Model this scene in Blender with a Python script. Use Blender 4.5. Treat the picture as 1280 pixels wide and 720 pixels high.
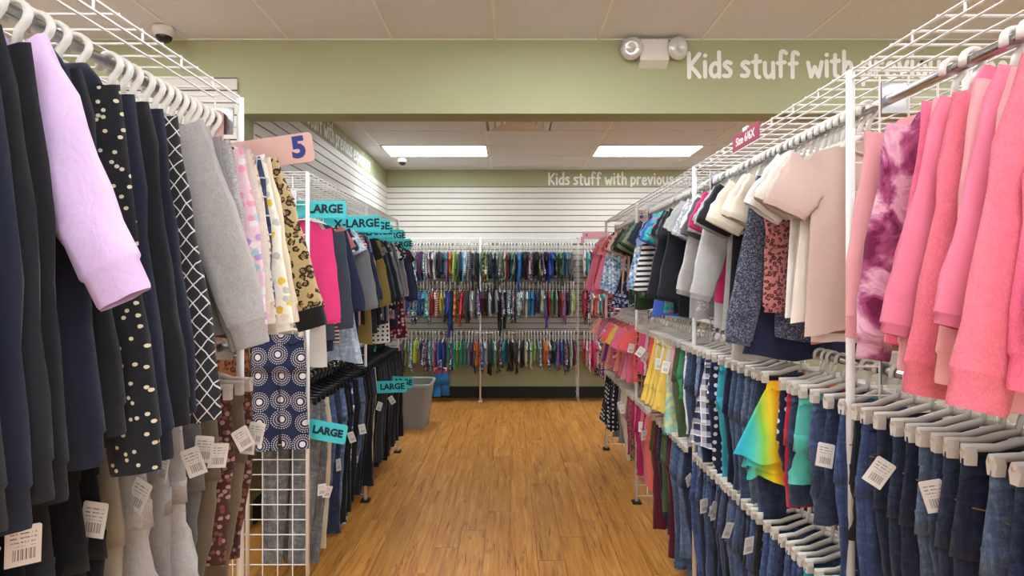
import bpy, math, random
import numpy as np
from mathutils import Matrix, Vector

scene = bpy.context.scene
for _o in list(bpy.data.objects):
    bpy.data.objects.remove(_o)
COL = scene.collection
RNG = random.Random(11)
PI = math.pi

# ------------------------------------------------------------------ camera
EYE = 1.574
FPX = 721.0
cam_d = bpy.data.cameras.new('camera')
cam_d.sensor_width = 36.0
cam_d.lens = FPX / 1280.0 * 36.0
cam_d.shift_x = 2.0 / 1280.0
cam_d.shift_y = -10.0 / 1280.0
cam_d.clip_start = 0.02
cam = bpy.data.objects.new('camera', cam_d)
COL.objects.link(cam)
cam.location = (0, 0, EYE)
cam.rotation_euler = (PI / 2, 0, 0)
scene.camera = cam

# ------------------------------------------------------------------ world and view
world = bpy.data.worlds.new('world')
scene.world = world
world.use_nodes = True
world.node_tree.nodes['Background'].inputs[0].default_value = (0.86, 0.93, 1.0, 1)
world.node_tree.nodes['Background'].inputs[1].default_value = 4.5
scene.view_settings.view_transform = 'Standard'
scene.view_settings.look = 'None'
scene.view_settings.gamma = 1.0
scene.view_settings.use_curve_mapping = False
scene.view_settings.exposure = 0.2
portal_d = bpy.data.lights.new('window_portal', 'AREA')  # samples daylight through the added windows behind the camera
portal_d.shape = 'RECTANGLE'
portal_d.size, portal_d.size_y = 7.4, 1.9
portal_d.cycles.is_portal = True
portal = bpy.data.objects.new('window_portal', portal_d)
COL.objects.link(portal)
portal.location = (0, -4.30, 1.65)
portal.rotation_euler = (PI / 2, 0, 0)
LAMP = 17.0          # emission strength of the ceiling troffers

# room measures (metres)
CEIL = 3.05
HEAD_Y = 3.547      # front face of the header between the two rooms
BACK_Y = 7.72       # back wall
LEFT_X = -1.66      # left wall of the back room
SLAT_TOP = 2.81


# ------------------------------------------------------------------ colour and material helpers
def lin(c):
    c = c / 255.0
    return c / 12.92 if c <= 0.04045 else ((c + 0.055) / 1.055) ** 2.4


def hexc(h):
    if isinstance(h, (tuple, list)):
        return tuple(h) + ((1,) if len(h) == 3 else ())
    h = h.lstrip('#')
    return (lin(int(h[0:2], 16)), lin(int(h[2:4], 16)), lin(int(h[4:6], 16)), 1.0)


class Mat:
    """a node material with short hands for the nodes used below"""

    def __init__(self, name, rough=0.85, metal=0.0, spec=0.3):
        self.m = bpy.data.materials.new(name)
        self.m.use_nodes = True
        self.t = self.m.node_tree
        self.b = self.t.nodes['Principled BSDF']
        self.b.inputs['Roughness'].default_value = rough
        self.b.inputs['Metallic'].default_value = metal
        self.b.inputs['Specular IOR Level'].default_value = spec

    def n(self, typ, **kw):
        nd = self.t.nodes.new(typ)
        for k, v in kw.items():
            setattr(nd, k, v)
        return nd

    def link(self, a, b):
        self.t.links.new(a, b)

    def val(self, sock, v):
        if hasattr(v, 'is_output') or isinstance(v, bpy.types.NodeSocket):
            self.link(v, sock)
        else:
            sock.default_value = v

    def math(self, op, a, b=0.0, clamp=False):
        nd = self.n('ShaderNodeMath', operation=op, use_clamp=clamp)
        self.val(nd.inputs[0], a)
        self.val(nd.inputs[1], b)
        return nd.outputs[0]

    def mix(self, f, a, b, blend='MIX'):
        nd = self.n('ShaderNodeMix', data_type='RGBA', blend_type=blend)
        self.val(nd.inputs[0], f)
        self.val(nd.inputs[6], a)
        self.val(nd.inputs[7], b)
        return nd.outputs[2]

    def coord(self, which='Object'):
        return self.n('ShaderNodeTexCoord').outputs[which]

    def xyz(self, vec):
        s = self.n('ShaderNodeSeparateXYZ')
        self.link(vec, s.inputs[0])
        return s.outputs

    def comb(self, x, y, z=0.0):
        s = self.n('ShaderNodeCombineXYZ')
        self.val(s.inputs[0], x)
        self.val(s.inputs[1], y)
        self.val(s.inputs[2], z)
        return s.outputs[0]

    def mapping(self, vec, scale=(1, 1, 1), loc=(0, 0, 0), rot=(0, 0, 0)):
        s = self.n('ShaderNodeMapping')
        self.link(vec, s.inputs[0])
        self.val(s.inputs['Scale'], scale)
        self.val(s.inputs['Location'], loc)
        self.val(s.inputs['Rotation'], rot)
        return s.outputs[0]

    def noise(self, vec, scale, detail=2.0, rough=0.5, dist=0.0):
        s = self.n('ShaderNodeTexNoise')
        self.link(vec, s.inputs['Vector'])
        s.inputs['Scale'].default_value = scale
        s.inputs['Detail'].default_value = detail
        s.inputs['Roughness'].default_value = rough
        s.inputs['Distortion'].default_value = dist
        return s.outputs

    def voro(self, vec, scale, rnd=1.0, dim='2D', feature='F1'):
        s = self.n('ShaderNodeTexVoronoi', voronoi_dimensions=dim, feature=feature)
        self.link(vec, s.inputs['Vector'])
        s.inputs['Scale'].default_value = scale
        s.inputs['Randomness'].default_value = rnd
        return s.outputs

    def ramp(self, fac, stops, const=False):
        s = self.n('ShaderNodeValToRGB')
        self.link(fac, s.inputs[0])
        cr = s.color_ramp
        cr.interpolation = 'CONSTANT' if const else 'LINEAR'
        while len(cr.elements) < len(stops):
            cr.elements.new(0.5)
        for e, (p, c) in zip(cr.elements, stops):
            e.position = p
            e.color = hexc(c) if isinstance(c, str) else c
        return s.outputs[0]

    def bump(self, height, strength=0.3, dist=0.01):
        s = self.n('ShaderNodeBump')
        s.inputs['Strength'].default_value = strength
        s.inputs['Distance'].default_value = dist
        self.link(height, s.inputs['Height'])
        self.link(s.outputs[0], self.b.inputs['Normal'])

    def color(self, c):
        self.val(self.b.inputs['Base Color'], hexc(c) if isinstance(c, (str, tuple)) else c)


_mats = {}


def plain(name, c, rough=0.6, metal=0.0, spec=0.4):
    if name not in _mats:
        M = Mat(name, rough, metal, spec)
        M.color(c)
        _mats[name] = M.m
    return _mats[name]


# ------------------------------------------------------------------ fabrics
def fabric(pat, *cols, sc=1.0):
    key = (pat,) + tuple(cols) + (sc,)
    if key in _mats:
        return _mats[key]
    M = Mat('fabric_' + pat, 0.92, 0, 0.15)
    M.b.inputs['Sheen Weight'].default_value = 0.12
    M.b.inputs['Sheen Roughness'].default_value = 0.6
    co = M.coord()
    rnd = M.n('ShaderNodeObjectInfo').outputs['Random']
    x, y, z = M.xyz(co)
    flat = M.comb(x, z, 0.0)
    C = [hexc(c) for c in cols]
    wr = M.noise(co, 16, 3, 0.55, 0.6)[0]
    weave = M.noise(co, 900, 1)[0]
    base = C[0]

    def lit(c, f):
        return tuple(min(1.0, v * f) for v in c[:3]) + (1,)
    if pat == 'plain':
        out = M.mix(M.noise(co, 9, 2)[0], lit(base, 0.9), lit(base, 1.1))
    elif pat == 'heather':
        nz = M.noise(M.mapping(co, (1, 1, 0.5)), 420, 2, 0.7)[0]
        n2 = M.noise(co, 60, 2)[0]
        f = M.math('ADD', M.math('MULTIPLY', nz, 0.8), M.math('MULTIPLY', n2, 0.3))
        out = M.ramp(f, [(0.32, lit(base, 0.83)), (0.75, lit(base, 1.18))])
    elif pat == 'denim':
        st = M.noise(M.mapping(co, (1, 1, 0.3)), 20, 4, 0.65, 0.8)[0]
        wh = M.noise(M.mapping(co, (0.5, 1, 1.6)), 26, 3, 0.6, 1.5)[0]
        fi = M.noise(M.mapping(co, (1, 1, 0.12)), 520, 1)[0]
        f = M.math('ADD', M.math('ADD', M.math('MULTIPLY', st, 0.5), M.math('MULTIPLY', wh, 0.35)), M.math('MULTIPLY', fi, 0.2))
        g = sum(base[:3]) / 3
        dull = tuple(v * 0.72 + g * 0.28 for v in base[:3]) + (1,)
        out = M.ramp(f, [(0.34, lit(dull, 0.4)), (0.52, lit(dull, 0.8)), (0.72, lit(dull, 2.1))])
    elif pat == 'stripes':
        f = M.math('GREATER_THAN', M.math('SINE', M.math('MULTIPLY', z, 2 * PI / (0.03 * sc))), 0.1)
        out = M.mix(f, C[0], C[1])
    elif pat == 'pinstripe':
        f = M.math('GREATER_THAN', M.math('SINE', M.math('MULTIPLY', x, 2 * PI / (0.03 * sc))), 0.3)
        out = M.mix(f, C[0], C[1])
    elif pat == 'dots':
        d = M.voro(flat, 28 / sc, 0.15)['Distance']
        out = M.mix(M.math('LESS_THAN', d, 0.24), C[0], C[1])
    elif pat == 'leopard':
        wob = M.n('ShaderNodeVectorMath', operation='ADD')
        M.link(flat, wob.inputs[0])
        sc2 = M.n('ShaderNodeVectorMath', operation='SCALE')
        M.link(M.noise(co, 50, 2)[1], sc2.inputs[0])
        sc2.inputs['Scale'].default_value = 0.012
        M.link(sc2.outputs[0], wob.inputs[1])
        d = M.voro(wob.outputs[0], 42 / sc, 0.9)['Distance']
        ring = M.math('MULTIPLY', M.math('LESS_THAN', d, 0.43), M.math('GREATER_THAN', d, 0.2))
        gap = M.math('GREATER_THAN', M.noise(co, 70, 1)[0], 0.42)
        c1 = M.mix(M.math('LESS_THAN', d, 0.21), C[0], C[2] if len(C) > 2 else lit(C[0], 0.6))
        out = M.mix(M.math('MULTIPLY', ring, gap), c1, C[1])
    elif pat == 'plaid':
        w = 0.05 * sc
        a = M.math('GREATER_THAN', M.math('SINE', M.math('MULTIPLY', x, 2 * PI / w)), 0.1)
        b = M.math('GREATER_THAN', M.math('SINE', M.math('MULTIPLY', z, 2 * PI / w)), 0.1)
        th = M.math('GREATER_THAN', M.math('SINE', M.math('MULTIPLY', M.math('ADD', x, z), 0.0)), 0.5)
        la = M.math('GREATER_THAN', M.math('SINE', M.math('ADD', M.math('MULTIPLY', x, 2 * PI / w), 1.2)), 0.96)
        lb = M.math('GREATER_THAN', M.math('SINE', M.math('ADD', M.math('MULTIPLY', z, 2 * PI / w), 1.2)), 0.96)
        f = M.math('MULTIPLY', M.math('ADD', a, b), 0.5)
        out = M.mix(M.math('MAXIMUM', la, lb), M.mix(f, C[0], C[1]), C[2] if len(C) > 2 else (0.7, 0.7, 0.7, 1))
    elif pat in ('floral', 'print'):
        v = M.voro(flat, (30 if pat == 'floral' else 44) / sc, 1.0)
        wob = M.noise(co, 90, 1)[0]
        d = M.math('ADD', v['Distance'], M.math('MULTIPLY', M.math('SUBTRACT', wob, 0.5), 0.35))
        mask = M.math('LESS_THAN', d, 0.33 if pat == 'floral' else 0.42)
        k = M.xyz(v['Color'])[0]
        rest = C[1:] or [lit(base, 2)]
        stops = [(i / len(rest), c) for i, c in enumerate(rest)]
        if len(stops) < 2:
            stops.append((0.5, stops[0][1]))
        out = M.mix(mask, base, M.ramp(k, stops, True))
    elif pat == 'tiedye':
        nz = M.noise(co, 11 / sc, 4, 0.62, 0.8)[0]
        stops = [(0.33 + 0.34 * i / max(1, len(C) - 1), c) for i, c in enumerate(C)]
        out = M.ramp(nz, stops)
    elif pat == 'camo':
        nz = M.noise(co, 24 / sc, 1, 0.4, 0.6)[0]
        stops = [(0.0, C[0])] + [(0.42 + 0.1 * i, c) for i, c in enumerate(C[1:])]
        out = M.ramp(nz, stops, True)
    elif pat == 'diamond':
        k = 2 * PI / (0.034 * sc)
        wb = M.math('MULTIPLY', M.noise(co, 30, 1)[0], 0.008)
        a = M.math('ABSOLUTE', M.math('SINE', M.math('MULTIPLY', M.math('ADD', M.math('ADD', x, M.math('MULTIPLY', z, 0.72)), wb), k / 2)))
        b = M.math('ABSOLUTE', M.math('SINE', M.math('MULTIPLY', M.math('SUBTRACT', M.math('ADD', x, wb), M.math('MULTIPLY', z, 0.72)), k / 2)))
        f = M.math('LESS_THAN', M.math('MINIMUM', a, b), 0.15)
        out = M.mix(f, C[0], C[1])
    elif pat == 'burst':
        s = 9.0 / sc
        v = M.voro(flat, s, 0.25)
        sub = M.n('ShaderNodeVectorMath', operation='SUBTRACT')
        M.link(flat, sub.inputs[0])
        M.link(v['Position'], sub.inputs[1])
        px, py, pz = M.xyz(sub.outputs[0])
        ang = M.math('ARCTAN2', py, px)
        d = v['Distance']
        disc = M.math('LESS_THAN', d, 0.13)
        spok = M.math('GREATER_THAN', M.math('SINE', M.math('MULTIPLY', ang, 26)), 0.0)
        ring = M.math('GREATER_THAN', M.math('SINE', M.math('MULTIPLY', d, 62)), 0.1)
        zone = M.math('MULTIPLY', M.math('GREATER_THAN', d, 0.2), M.math('LESS_THAN', d, 0.44))
        f = M.math('MAXIMUM', disc, M.math('MULTIPLY', M.math('MULTIPLY', spok, ring), zone))
        out = M.mix(f, C[0], C[1])
    elif pat == 'sequin':
        v = M.voro(flat, 340 / sc, 1.0)
        f = M.math('POWER', M.xyz(v['Color'])[0], 3.0)
        out = M.mix(f, C[0], C[1])
        M.b.inputs['Roughness'].default_value = 0.4
    elif pat == 'stars':
        v = M.voro(flat, 46 / sc, 1.0)
        f = M.math('LESS_THAN', v['Distance'], 0.15)
        out = M.mix(f, C[0], C[1])
    elif pat == 'rainbow':
        f = M.math('ADD', M.math('MULTIPLY', x, 6.2 / sc), M.math('ADD', M.math('MULTIPLY', M.noise(co, 8, 1)[0], 0.15), 1.2))
        st = [(i / (len(C) - 1), c) for i, c in enumerate(C)]
        out = M.ramp(f, st)
        M.b.inputs['Roughness'].default_value = 0.6
    else:
        out = base
    # slight individual dye difference between garments and a fine weave
    v = M.math('ADD', M.math('MULTIPLY', rnd, 0.16), M.math('ADD', 0.84, M.math('MULTIPLY', weave, 0.16)))
    gray = M.n('ShaderNodeCombineColor')
    for i in range(3):
        M.link(v, gray.inputs[i])
    out = M.mix(1.0, out, gray.outputs[0], 'MULTIPLY')
    M.color(out)
    M.bump(M.math('ADD', wr, M.math('MULTIPLY', weave, 0.06)), 0.38, 0.014)
    _mats[key] = M.m
    return M.m


def m_wood():
    M = Mat('golden_plank_wood', 0.42, 0, 0.4)
    co = M.coord()
    rnd = M.n('ShaderNodeObjectInfo').outputs['Random']
    off = M.comb(M.math('MULTIPLY', rnd, 37.0), M.math('MULTIPLY', rnd, 91.0), 0.0)
    ad = M.n('ShaderNodeVectorMath', operation='ADD')
    M.link(co, ad.inputs[0])
    M.link(off, ad.inputs[1])
    p = ad.outputs[0]
    grain = M.noise(M.mapping(p, (9, 0.6, 1)), 3.6, 6, 0.6, 0.9)[0]
    fine = M.noise(M.mapping(p, (30, 1.6, 1)), 5, 3, 0.6)[0]
    crack = M.noise(M.mapping(p, (9, 0.32, 1)), 2.0, 4, 0.55, 0.35)[0]
    brk = M.noise(M.mapping(p, (5, 1.6, 1)), 1.7, 2)[0]
    c = M.ramp(grain, [(0.28, '9c6229'), (0.45, 'bd7f38'), (0.58, 'cb8f45'), (0.75, 'dca75e')])
    c = M.mix(M.math('MULTIPLY', M.math('SUBTRACT', fine, 0.5), 0.9, True), c, hexc('8a5422'))
    ck = M.math('SUBTRACT', 1.0, M.math('MULTIPLY', M.math('ABSOLUTE', M.math('SUBTRACT', crack, 0.47)), 55), True)
    ck = M.math('MULTIPLY', ck, M.math('MULTIPLY', M.math('SUBTRACT', brk, 0.46), 9.0, True))
    c = M.mix(M.math('MULTIPLY', ck, 0.85), c, hexc('4c2a12'))
    v = M.math('ADD', 0.88, M.math('MULTIPLY', rnd, 0.2))
    g = M.n('ShaderNodeCombineColor')
    for i in range(3):
        M.link(v, g.inputs[i])
    M.color(M.mix(1.0, c, g.outputs[0], 'MULTIPLY'))
    M.bump(M.math('ADD', fine, M.math('MULTIPLY', grain, 1.5)), 0.12, 0.004)
    return M.m


def m_tile():
    M = Mat('mineral_ceiling_tile', 0.95, 0, 0.1)
    co = M.coord()
    nz = M.noise(co, 180, 3, 0.7)[0]
    M.color(M.ramp(nz, [(0.35, 'd2d4d5'), (0.62, 'e6e8e9')]))
    M.bump(nz, 0.25, 0.004)
    return M.m


def m_paint(name, c, rough=0.75):
    M = Mat(name, rough, 0, 0.25)
    co = M.coord()
    b = hexc(c)
    nz = M.noise(co, 3, 3)[0]
    M.color(M.mix(nz, tuple(v * 0.95 for v in b[:3]) + (1,), tuple(min(1, v * 1.05) for v in b[:3]) + (1,)))
    M.bump(M.noise(co, 140, 2)[0], 0.06, 0.003)
    return M.m


def m_tag():
    M = Mat('printed_price_tag', 0.7)
    co = M.coord()
    x, y, z = M.xyz(co)
    nz = M.noise(M.mapping(co, (420, 1, 1)), 1.0, 1)[0]
    bars = M.math('GREATER_THAN', nz, 0.5)
    zone = M.math('MULTIPLY', M.math('LESS_THAN', M.math('ABSOLUTE', M.math('ADD', z, 0.046)), 0.009), M.math('LESS_THAN', M.math('ABSOLUTE', x), 0.014))
    txt = M.math('GREATER_THAN', M.noise(M.mapping(co, (330, 1, 40)), 1.0, 1)[0], 0.48)
    rows = M.math('GREATER_THAN', M.math('SINE', M.math('MULTIPLY', z, 900)), 0.5)
    tz = M.math('MULTIPLY', M.math('LESS_THAN', M.math('ABSOLUTE', M.math('ADD', z, 0.022)), 0.011), M.math('LESS_THAN', M.math('ABSOLUTE', x), 0.015))
    ink = M.math('MAXIMUM', M.math('MULTIPLY', bars, zone), M.math('MULTIPLY', M.math('MULTIPLY', txt, rows), tz))
    M.color(M.mix(M.math('MULTIPLY', ink, 0.75), hexc('e0dcd4'), hexc('3a3834')))
    return M.m


def emit(name, c, s):
    M = Mat(name)
    M.color(c)
    M.b.inputs['Emission Color'].default_value = hexc(c)
    M.b.inputs['Emission Strength'].default_value = s
    return M.m


WOOD = m_wood()
TILE = m_tile()
GREEN = m_paint('sage_green_paint', 'a8ab86')
SLAT = m_paint('white_slatwall_laminate', 'd9d4c8', 0.5)
GROOVE = plain('slat_groove_dark', '4a443d')
WALLW = m_paint('off_white_wall', 'cfcabd')
BASEB = plain('black_rubber_base', '1c1a19', 0.6)
WIRE = plain('white_coated_wire', 'e6e4df', 0.35)
CHROME = plain('chrome_tube', 'b8b8ba', 0.25, 1.0)
HANGW = plain('white_hanger_plastic', 'e9e4da', 0.4)
HANGG = plain('cloudy_hanger_plastic', 'd0cabf', 0.35)
HANGK = plain('black_hanger_plastic', '161617', 0.35)
TBAR = plain('ceiling_grid_bar', 'eceae6', 0.6)
LETTER = plain('cream_wall_lettering', 'f2f1ea', 0.7)
TAGM = m_tag()
LAMPM = emit('troffer_diffuser_lit', 'eef6ff', LAMP)
WHITEP = plain('white_plastic_housing', 'dcd8cf', 0.4)
DARKG = plain('smoked_dome', '24242a', 0.12)
BLACKP = plain('black_foot_rubber', '141414', 0.6)


# ------------------------------------------------------------------ mesh helpers
def mesh(name, verts, faces, mat, smooth=False):
    me = bpy.data.meshes.new(name)
    me.from_pydata([tuple(v) for v in verts], [], faces)
    if smooth:
        me.polygons.foreach_set('use_smooth', [True] * len(me.polygons))
    if mat:
        me.materials.append(mat)
    me.update()
    return me


def obj(name, me, parent=None, loc=(0, 0, 0), rot=None):
    o = bpy.data.objects.new(name, me)
    COL.objects.link(o)
    o.location = loc
    if rot is not None:
        o.rotation_euler = rot
    if parent:
        o.parent = parent
    return o


def tag(o, label, cat, group=None):
    o['label'] = label
    o['category'] = cat
    if group:
        o['group'] = group
    return o


def struct(o):
    o['kind'] = 'structure'
    return o


class B:
    """collects shapes for one mesh"""

    def __init__(self):
        self.v, self.f = [], []

    def add(self, v, f):
        k = len(self.v)
        self.v += [tuple(p) for p in v]
        self.f += [tuple(i + k for i in q) for q in f]
        return self

    def box(self, x0, x1, y0, y1, z0, z1):
        v = [(x, y, z) for z in (z0, z1) for y in (y0, y1) for x in (x0, x1)]
        return self.add(v, [(0, 2, 3, 1), (4, 5, 7, 6), (0, 1, 5, 4), (2, 6, 7, 3), (0, 4, 6, 2), (1, 3, 7, 5)])

    def bar(self, a, b, r, n=6):
        a, b = Vector(a), Vector(b)
        d = (b - a).normalized()
        u = d.orthogonal().normalized()
        w = d.cross(u)
        ring = [u * (r * math.cos(2 * PI * i / n)) + w * (r * math.sin(2 * PI * i / n)) for i in range(n)]
        v = [a + p for p in ring] + [b + p for p in ring]
        f = [(i, (i + 1) % n, n + (i + 1) % n, n + i) for i in range(n)]
        f += [tuple(range(n - 1, -1, -1)), tuple(range(n, 2 * n))]
        return self.add(v, f)

    def tube(self, pts, r, n=6, flat=None):
        """a bent tube; flat = (a, b) radii in the bend plane normal and across"""
        pts = [Vector(p) for p in pts]
        rings = []
        prev = None
        for i, p in enumerate(pts):
            d = (pts[min(i + 1, len(pts) - 1)] - pts[max(i - 1, 0)]).normalized()
            if prev is None:
                u = d.orthogonal().normalized() if abs(d.y) > 0.9 else Vector((0, 1, 0))
                u = (u - d * u.dot(d)).normalized()
            else:
                u = (prev - d * prev.dot(d)).normalized()
            prev = u
            w = d.cross(u)
            ra, rb = flat if flat else (r, r)
            rings.append([p + u * (ra * math.cos(2 * PI * k / n)) + w * (rb * math.sin(2 * PI * k / n)) for k in range(n)])
        v = [q for g in rings for q in g]
        f = [(i * n + k, i * n + (k + 1) % n, (i + 1) * n + (k + 1) % n, (i + 1) * n + k)
             for i in range(len(pts) - 1) for k in range(n)]
        f += [tuple(range(n - 1, -1, -1)), tuple(range((len(pts) - 1) * n, len(pts) * n))]
        return self.add(v, f)

    def lathe(self, prof, n=20, cx=0, cy=0):
        v = [(cx + r * math.cos(2 * PI * k / n), cy + r * math.sin(2 * PI * k / n), z) for r, z in prof for k in range(n)]
        f = [(i * n + k, i * n + (k + 1) % n, (i + 1) * n + (k + 1) % n, (i + 1) * n + k)
             for i in range(len(prof) - 1) for k in range(n)]
        return self.add(v, f)

    def mesh(self, name, mat, smooth=False):
        return mesh(name, self.v, self.f, mat, smooth)


def loft(rings, cap0=False, cap1=False):
    """rings: (nv, nu, 3) array of closed rings"""
    nv, nu, _ = rings.shape
    v = rings.reshape(-1, 3).tolist()
    f = []
    for i in range(nv - 1):
        a, b = i * nu, (i + 1) * nu
        for k in range(nu):
            l = (k + 1) % nu
            f.append((a + k, b + k, b + l, a + l))
    if cap0:
        f.append(tuple(range(nu)))
    if cap1:
        f.append(tuple(range(nv * nu - 1, (nv - 1) * nu - 1, -1)))
    return v, f


def boxmesh(name, x0, x1, y0, y1, z0, z1, mat):
    return B().box(x0, x1, y0, y1, z0, z1).mesh(name, mat)


# ------------------------------------------------------------------ the room
XW, XE, YS = -4.6, 4.6, -4.2       # outer west, east and south walls

fl = struct(obj('floor', boxmesh('floor_slab', XW, XE, YS, BACK_Y, -0.06, -0.006, WOOD)))
PW, PL = 0.152, 1.22
pm = {}
for ci in range(-13, 13):
    x0 = ci * PW
    ph = (ci * 0.377 + 0.19 * ((ci * 7) % 5)) % 1.0 * PL
    y = 0.5 - ph
    while y < BACK_Y:
        y0, y1 = max(y, 0.3), min(y + PL, BACK_Y)
        if y1 - y0 > 0.004:
            key = round(y1 - y0, 3)
            if key not in pm:
                g, l = 0.0004, y1 - y0
                e = 0.0009
                v = [(g, g, -0.004), (PW - g, g, -0.004), (PW - g, l - g, -0.004), (g, l - g, -0.004),
                     (g + e, g + e, 0), (PW - g - e, g + e, 0), (PW - g - e, l - g - e, 0), (g + e, l - g - e, 0)]
                pm[key] = mesh('floor_plank', v, [(4, 5, 6, 7), (0, 1, 5, 4), (1, 2, 6, 5), (2, 3, 7, 6), (3, 0, 4, 7)], WOOD)
            obj('plank', pm[key], fl, (x0, y0, 0))
        y += PL

# ceiling: slab, tiles in a T-bar grid; 2x4 tiles run along the front room and across the back room
ce = struct(obj('ceiling', boxmesh('ceiling_slab', XW, XE, YS, BACK_Y, CEIL + 0.03, CEIL + 0.1, WALLW)))
TROFFERS = []


def tile_grid(xs, ys, lights):
    tm = {}
    for i in range(len(xs) - 1):
        for j in range(len(ys) - 1):
            if (i, j) in lights:
                TROFFERS.append((xs[i], xs[i + 1], ys[j], ys[j + 1]))
                continue
            w, d = xs[i + 1] - xs[i], ys[j + 1] - ys[j]
            k = (round(w, 3), round(d, 3))
            if k not in tm:
                g = 0.006
                tm[k] = boxmesh('tile_panel', g, w - g, g, d - g, 0.004, 0.02, TILE)
            obj('tile', tm[k], ce, (xs[i], ys[j], CEIL))
    for x in xs:
        obj('grid_bar', boxmesh('grid_bar_mesh', x - 0.008, x + 0.008, ys[0], ys[-1], CEIL - 0.001, CEIL + 0.012, TBAR), ce)
    for y in ys:
        obj('grid_bar', boxmesh('grid_bar_mesh', xs[0], xs[-1], y - 0.008, y + 0.008, CEIL - 0.0005, CEIL + 0.0125, TBAR), ce)


FX = [XW] + [-0.093 + 0.632 * k for k in range(-7, 8)] + [XE]
FY = [YS, -3.31, -2.09, -0.87, 0.35, 1.57, 2.79, HEAD_Y]
tile_grid(FX, FY, {(4, 1), (4, 3), (4, 5), (8, 1), (8, 3), (8, 5), (12, 1), (12, 3), (12, 5)})
BX = [LEFT_X, -1.446, -0.246, 0.954, 2.154, 3.354, XE]
BY = [HEAD_Y + 0.18, 4.5, 5.11, 5.72, 6.33, 6.91, 7.5, BACK_Y]
tile_grid(BX, BY, {(1, 4), (3, 4), (2, 2), (5, 4)})


def troffer(k, x0, x1, y0, y1):
    r = obj('ceiling_light', None, None, ((x0 + x1) / 2, (y0 + y1) / 2, CEIL))
    w, d = (x1 - x0) / 2, (y1 - y0) / 2
    b = B()
    g = 0.03
    b.box(-w, w, -d, -d + g, -0.004, 0.02).box(-w, w, d - g, d, -0.004, 0.02)
    b.box(-w, -w + g, -d + g, d - g, -0.004, 0.02).box(w - g, w, -d + g, d - g, -0.004, 0.02)
    obj('frame', b.mesh('troffer_frame', WHITEP), r)
    obj('diffuser', boxmesh('troffer_diffuser', -w + g, w - g, -d + g, d - g, 0.002, 0.012, LAMPM), r)
    if y0 > 6:
        lab = ('lit ceiling panel light above the wall rack, beside the dome camera' if x0 < -1 else
               'lit ceiling panel light above the lettering on the back wall' if x0 < 2 else
               'lit ceiling panel light in the far corner of the back room')
    elif y0 > 3.6:
        lab = 'lit ceiling panel light just behind the green header'
    else:
        lab = 'lit ceiling panel light %s, %s row from the header' % (
            'beyond the size 5 rack' if x0 < -1 else 'over the main aisle' if x0 < 1 else 'beyond the long rack',
            'first' if y0 > 1 else 'second' if y0 > -2 else 'third')
    tag(r, lab, 'ceiling light', 'lit ceiling panel lights')


vent_cell = None
for k, t in enumerate(TROFFERS):
    if abs(t[0] + 0.246) < 0.01 and abs(t[2] - 5.11) < 0.01:
        vent_cell = t
        continue
    troffer(k, *t)

# supply air diffuser in its own ceiling cell
x0, x1, y0, y1 = vent_cell
vr = obj('ceiling_vent', None, None, (-0.246 + 0.33, (y0 + y1) / 2, CEIL))
b = B()
for i, s in enumerate((0.29, 0.22, 0.15, 0.08)):
    z = 0.0 + 0.012 * i
    t = 0.05
    prof = [((-s, -s, z - 0.006), (s, -s, z - 0.006), (s, s, z - 0.006), (-s, s, z - 0.006)),
            ((-s + t, -s + t, z + 0.02), (s - t, -s + t, z + 0.02), (s - t, s - t, z + 0.02), (-s + t, s - t, z + 0.02))]
    sub = B().add(list(prof[0]) + list(prof[1]), [(0, 1, 5, 4), (1, 2, 6, 5), (2, 3, 7, 6), (3, 0, 4, 7)])
    obj('louver_ring', sub.mesh('louver_ring_mesh', WHITEP), vr)
obj('backing', boxmesh('vent_backing', -0.3, 0.3, -0.3, 0.3, 0.062, 0.068, plain('vent_dark', 'a5a29c')), vr)
tag(vr, 'square white ceiling air vent between the two lit panels', 'vent')
for (a, bb) in ((x0, x0 + 0.03), (x0 + 0.63, x1)):
    obj('tile', boxmesh('tile_panel', a + 0.01, bb - 0.01, y0 + 0.012, y1 - 0.012, CEIL + 0.004, CEIL + 0.02, TILE), ce)

# walls
b = B()
b.box(XW, XE, YS - 0.12, YS, -0.06, 0.7).box(XW, XE, YS - 0.12, YS, 2.6, CEIL + 0.03)
b.box(XW, -3.7, YS - 0.12, YS, 0.7, 2.6).box(3.7, XE, YS - 0.12, YS, 0.7, 2.6)
struct(obj('wall_south', b.mesh('wall_south', WALLW)))
PANE = Mat('window_glass', 0.05)
_tr = PANE.n('ShaderNodeBsdfTransparent')
_gl = PANE.n('ShaderNodeBsdfGlossy')
_gl.inputs['Roughness'].default_value = 0.02
_mx = PANE.n('ShaderNodeMixShader')
_mx.inputs[0].default_value = 0.06
PANE.link(_tr.outputs[0], _mx.inputs[1])
PANE.link(_gl.outputs[0], _mx.inputs[2])
PANE.link(_mx.outputs[0], PANE.t.nodes['Material Output'].inputs[0])
for k in range(4):  # unseen shop windows, added so daylight brightens the front ceiling and header
    xa = -3.7 + 1.85 * k
    wn = struct(obj('window_%d' % (k + 1), None, None, (xa, YS - 0.06, 0.7)))
    b = B().box(0, 1.85, -0.03, 0.03, 0, 0.05).box(0, 1.85, -0.03, 0.03, 1.85, 1.9).box(0, 0.05, -0.03, 0.03, 0.05, 1.85).box(1.80, 1.85, -0.03, 0.03, 0.05, 1.85)
    obj('frame', b.mesh('window_frame', CHROME), wn)
    obj('pane', boxmesh('window_pane', 0.05, 1.80, -0.003, 0.003, 0.05, 1.85, PANE.m), wn)
struct(obj('wall_west', boxmesh('wall_west', XW - 0.12, XW, YS, HEAD_Y, -0.06, CEIL + 0.03, WALLW)))
struct(obj('wall_east', boxmesh('wall_east', XE, XE + 0.12, YS, BACK_Y, -0.06, CEIL + 0.03, WALLW)))
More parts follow.
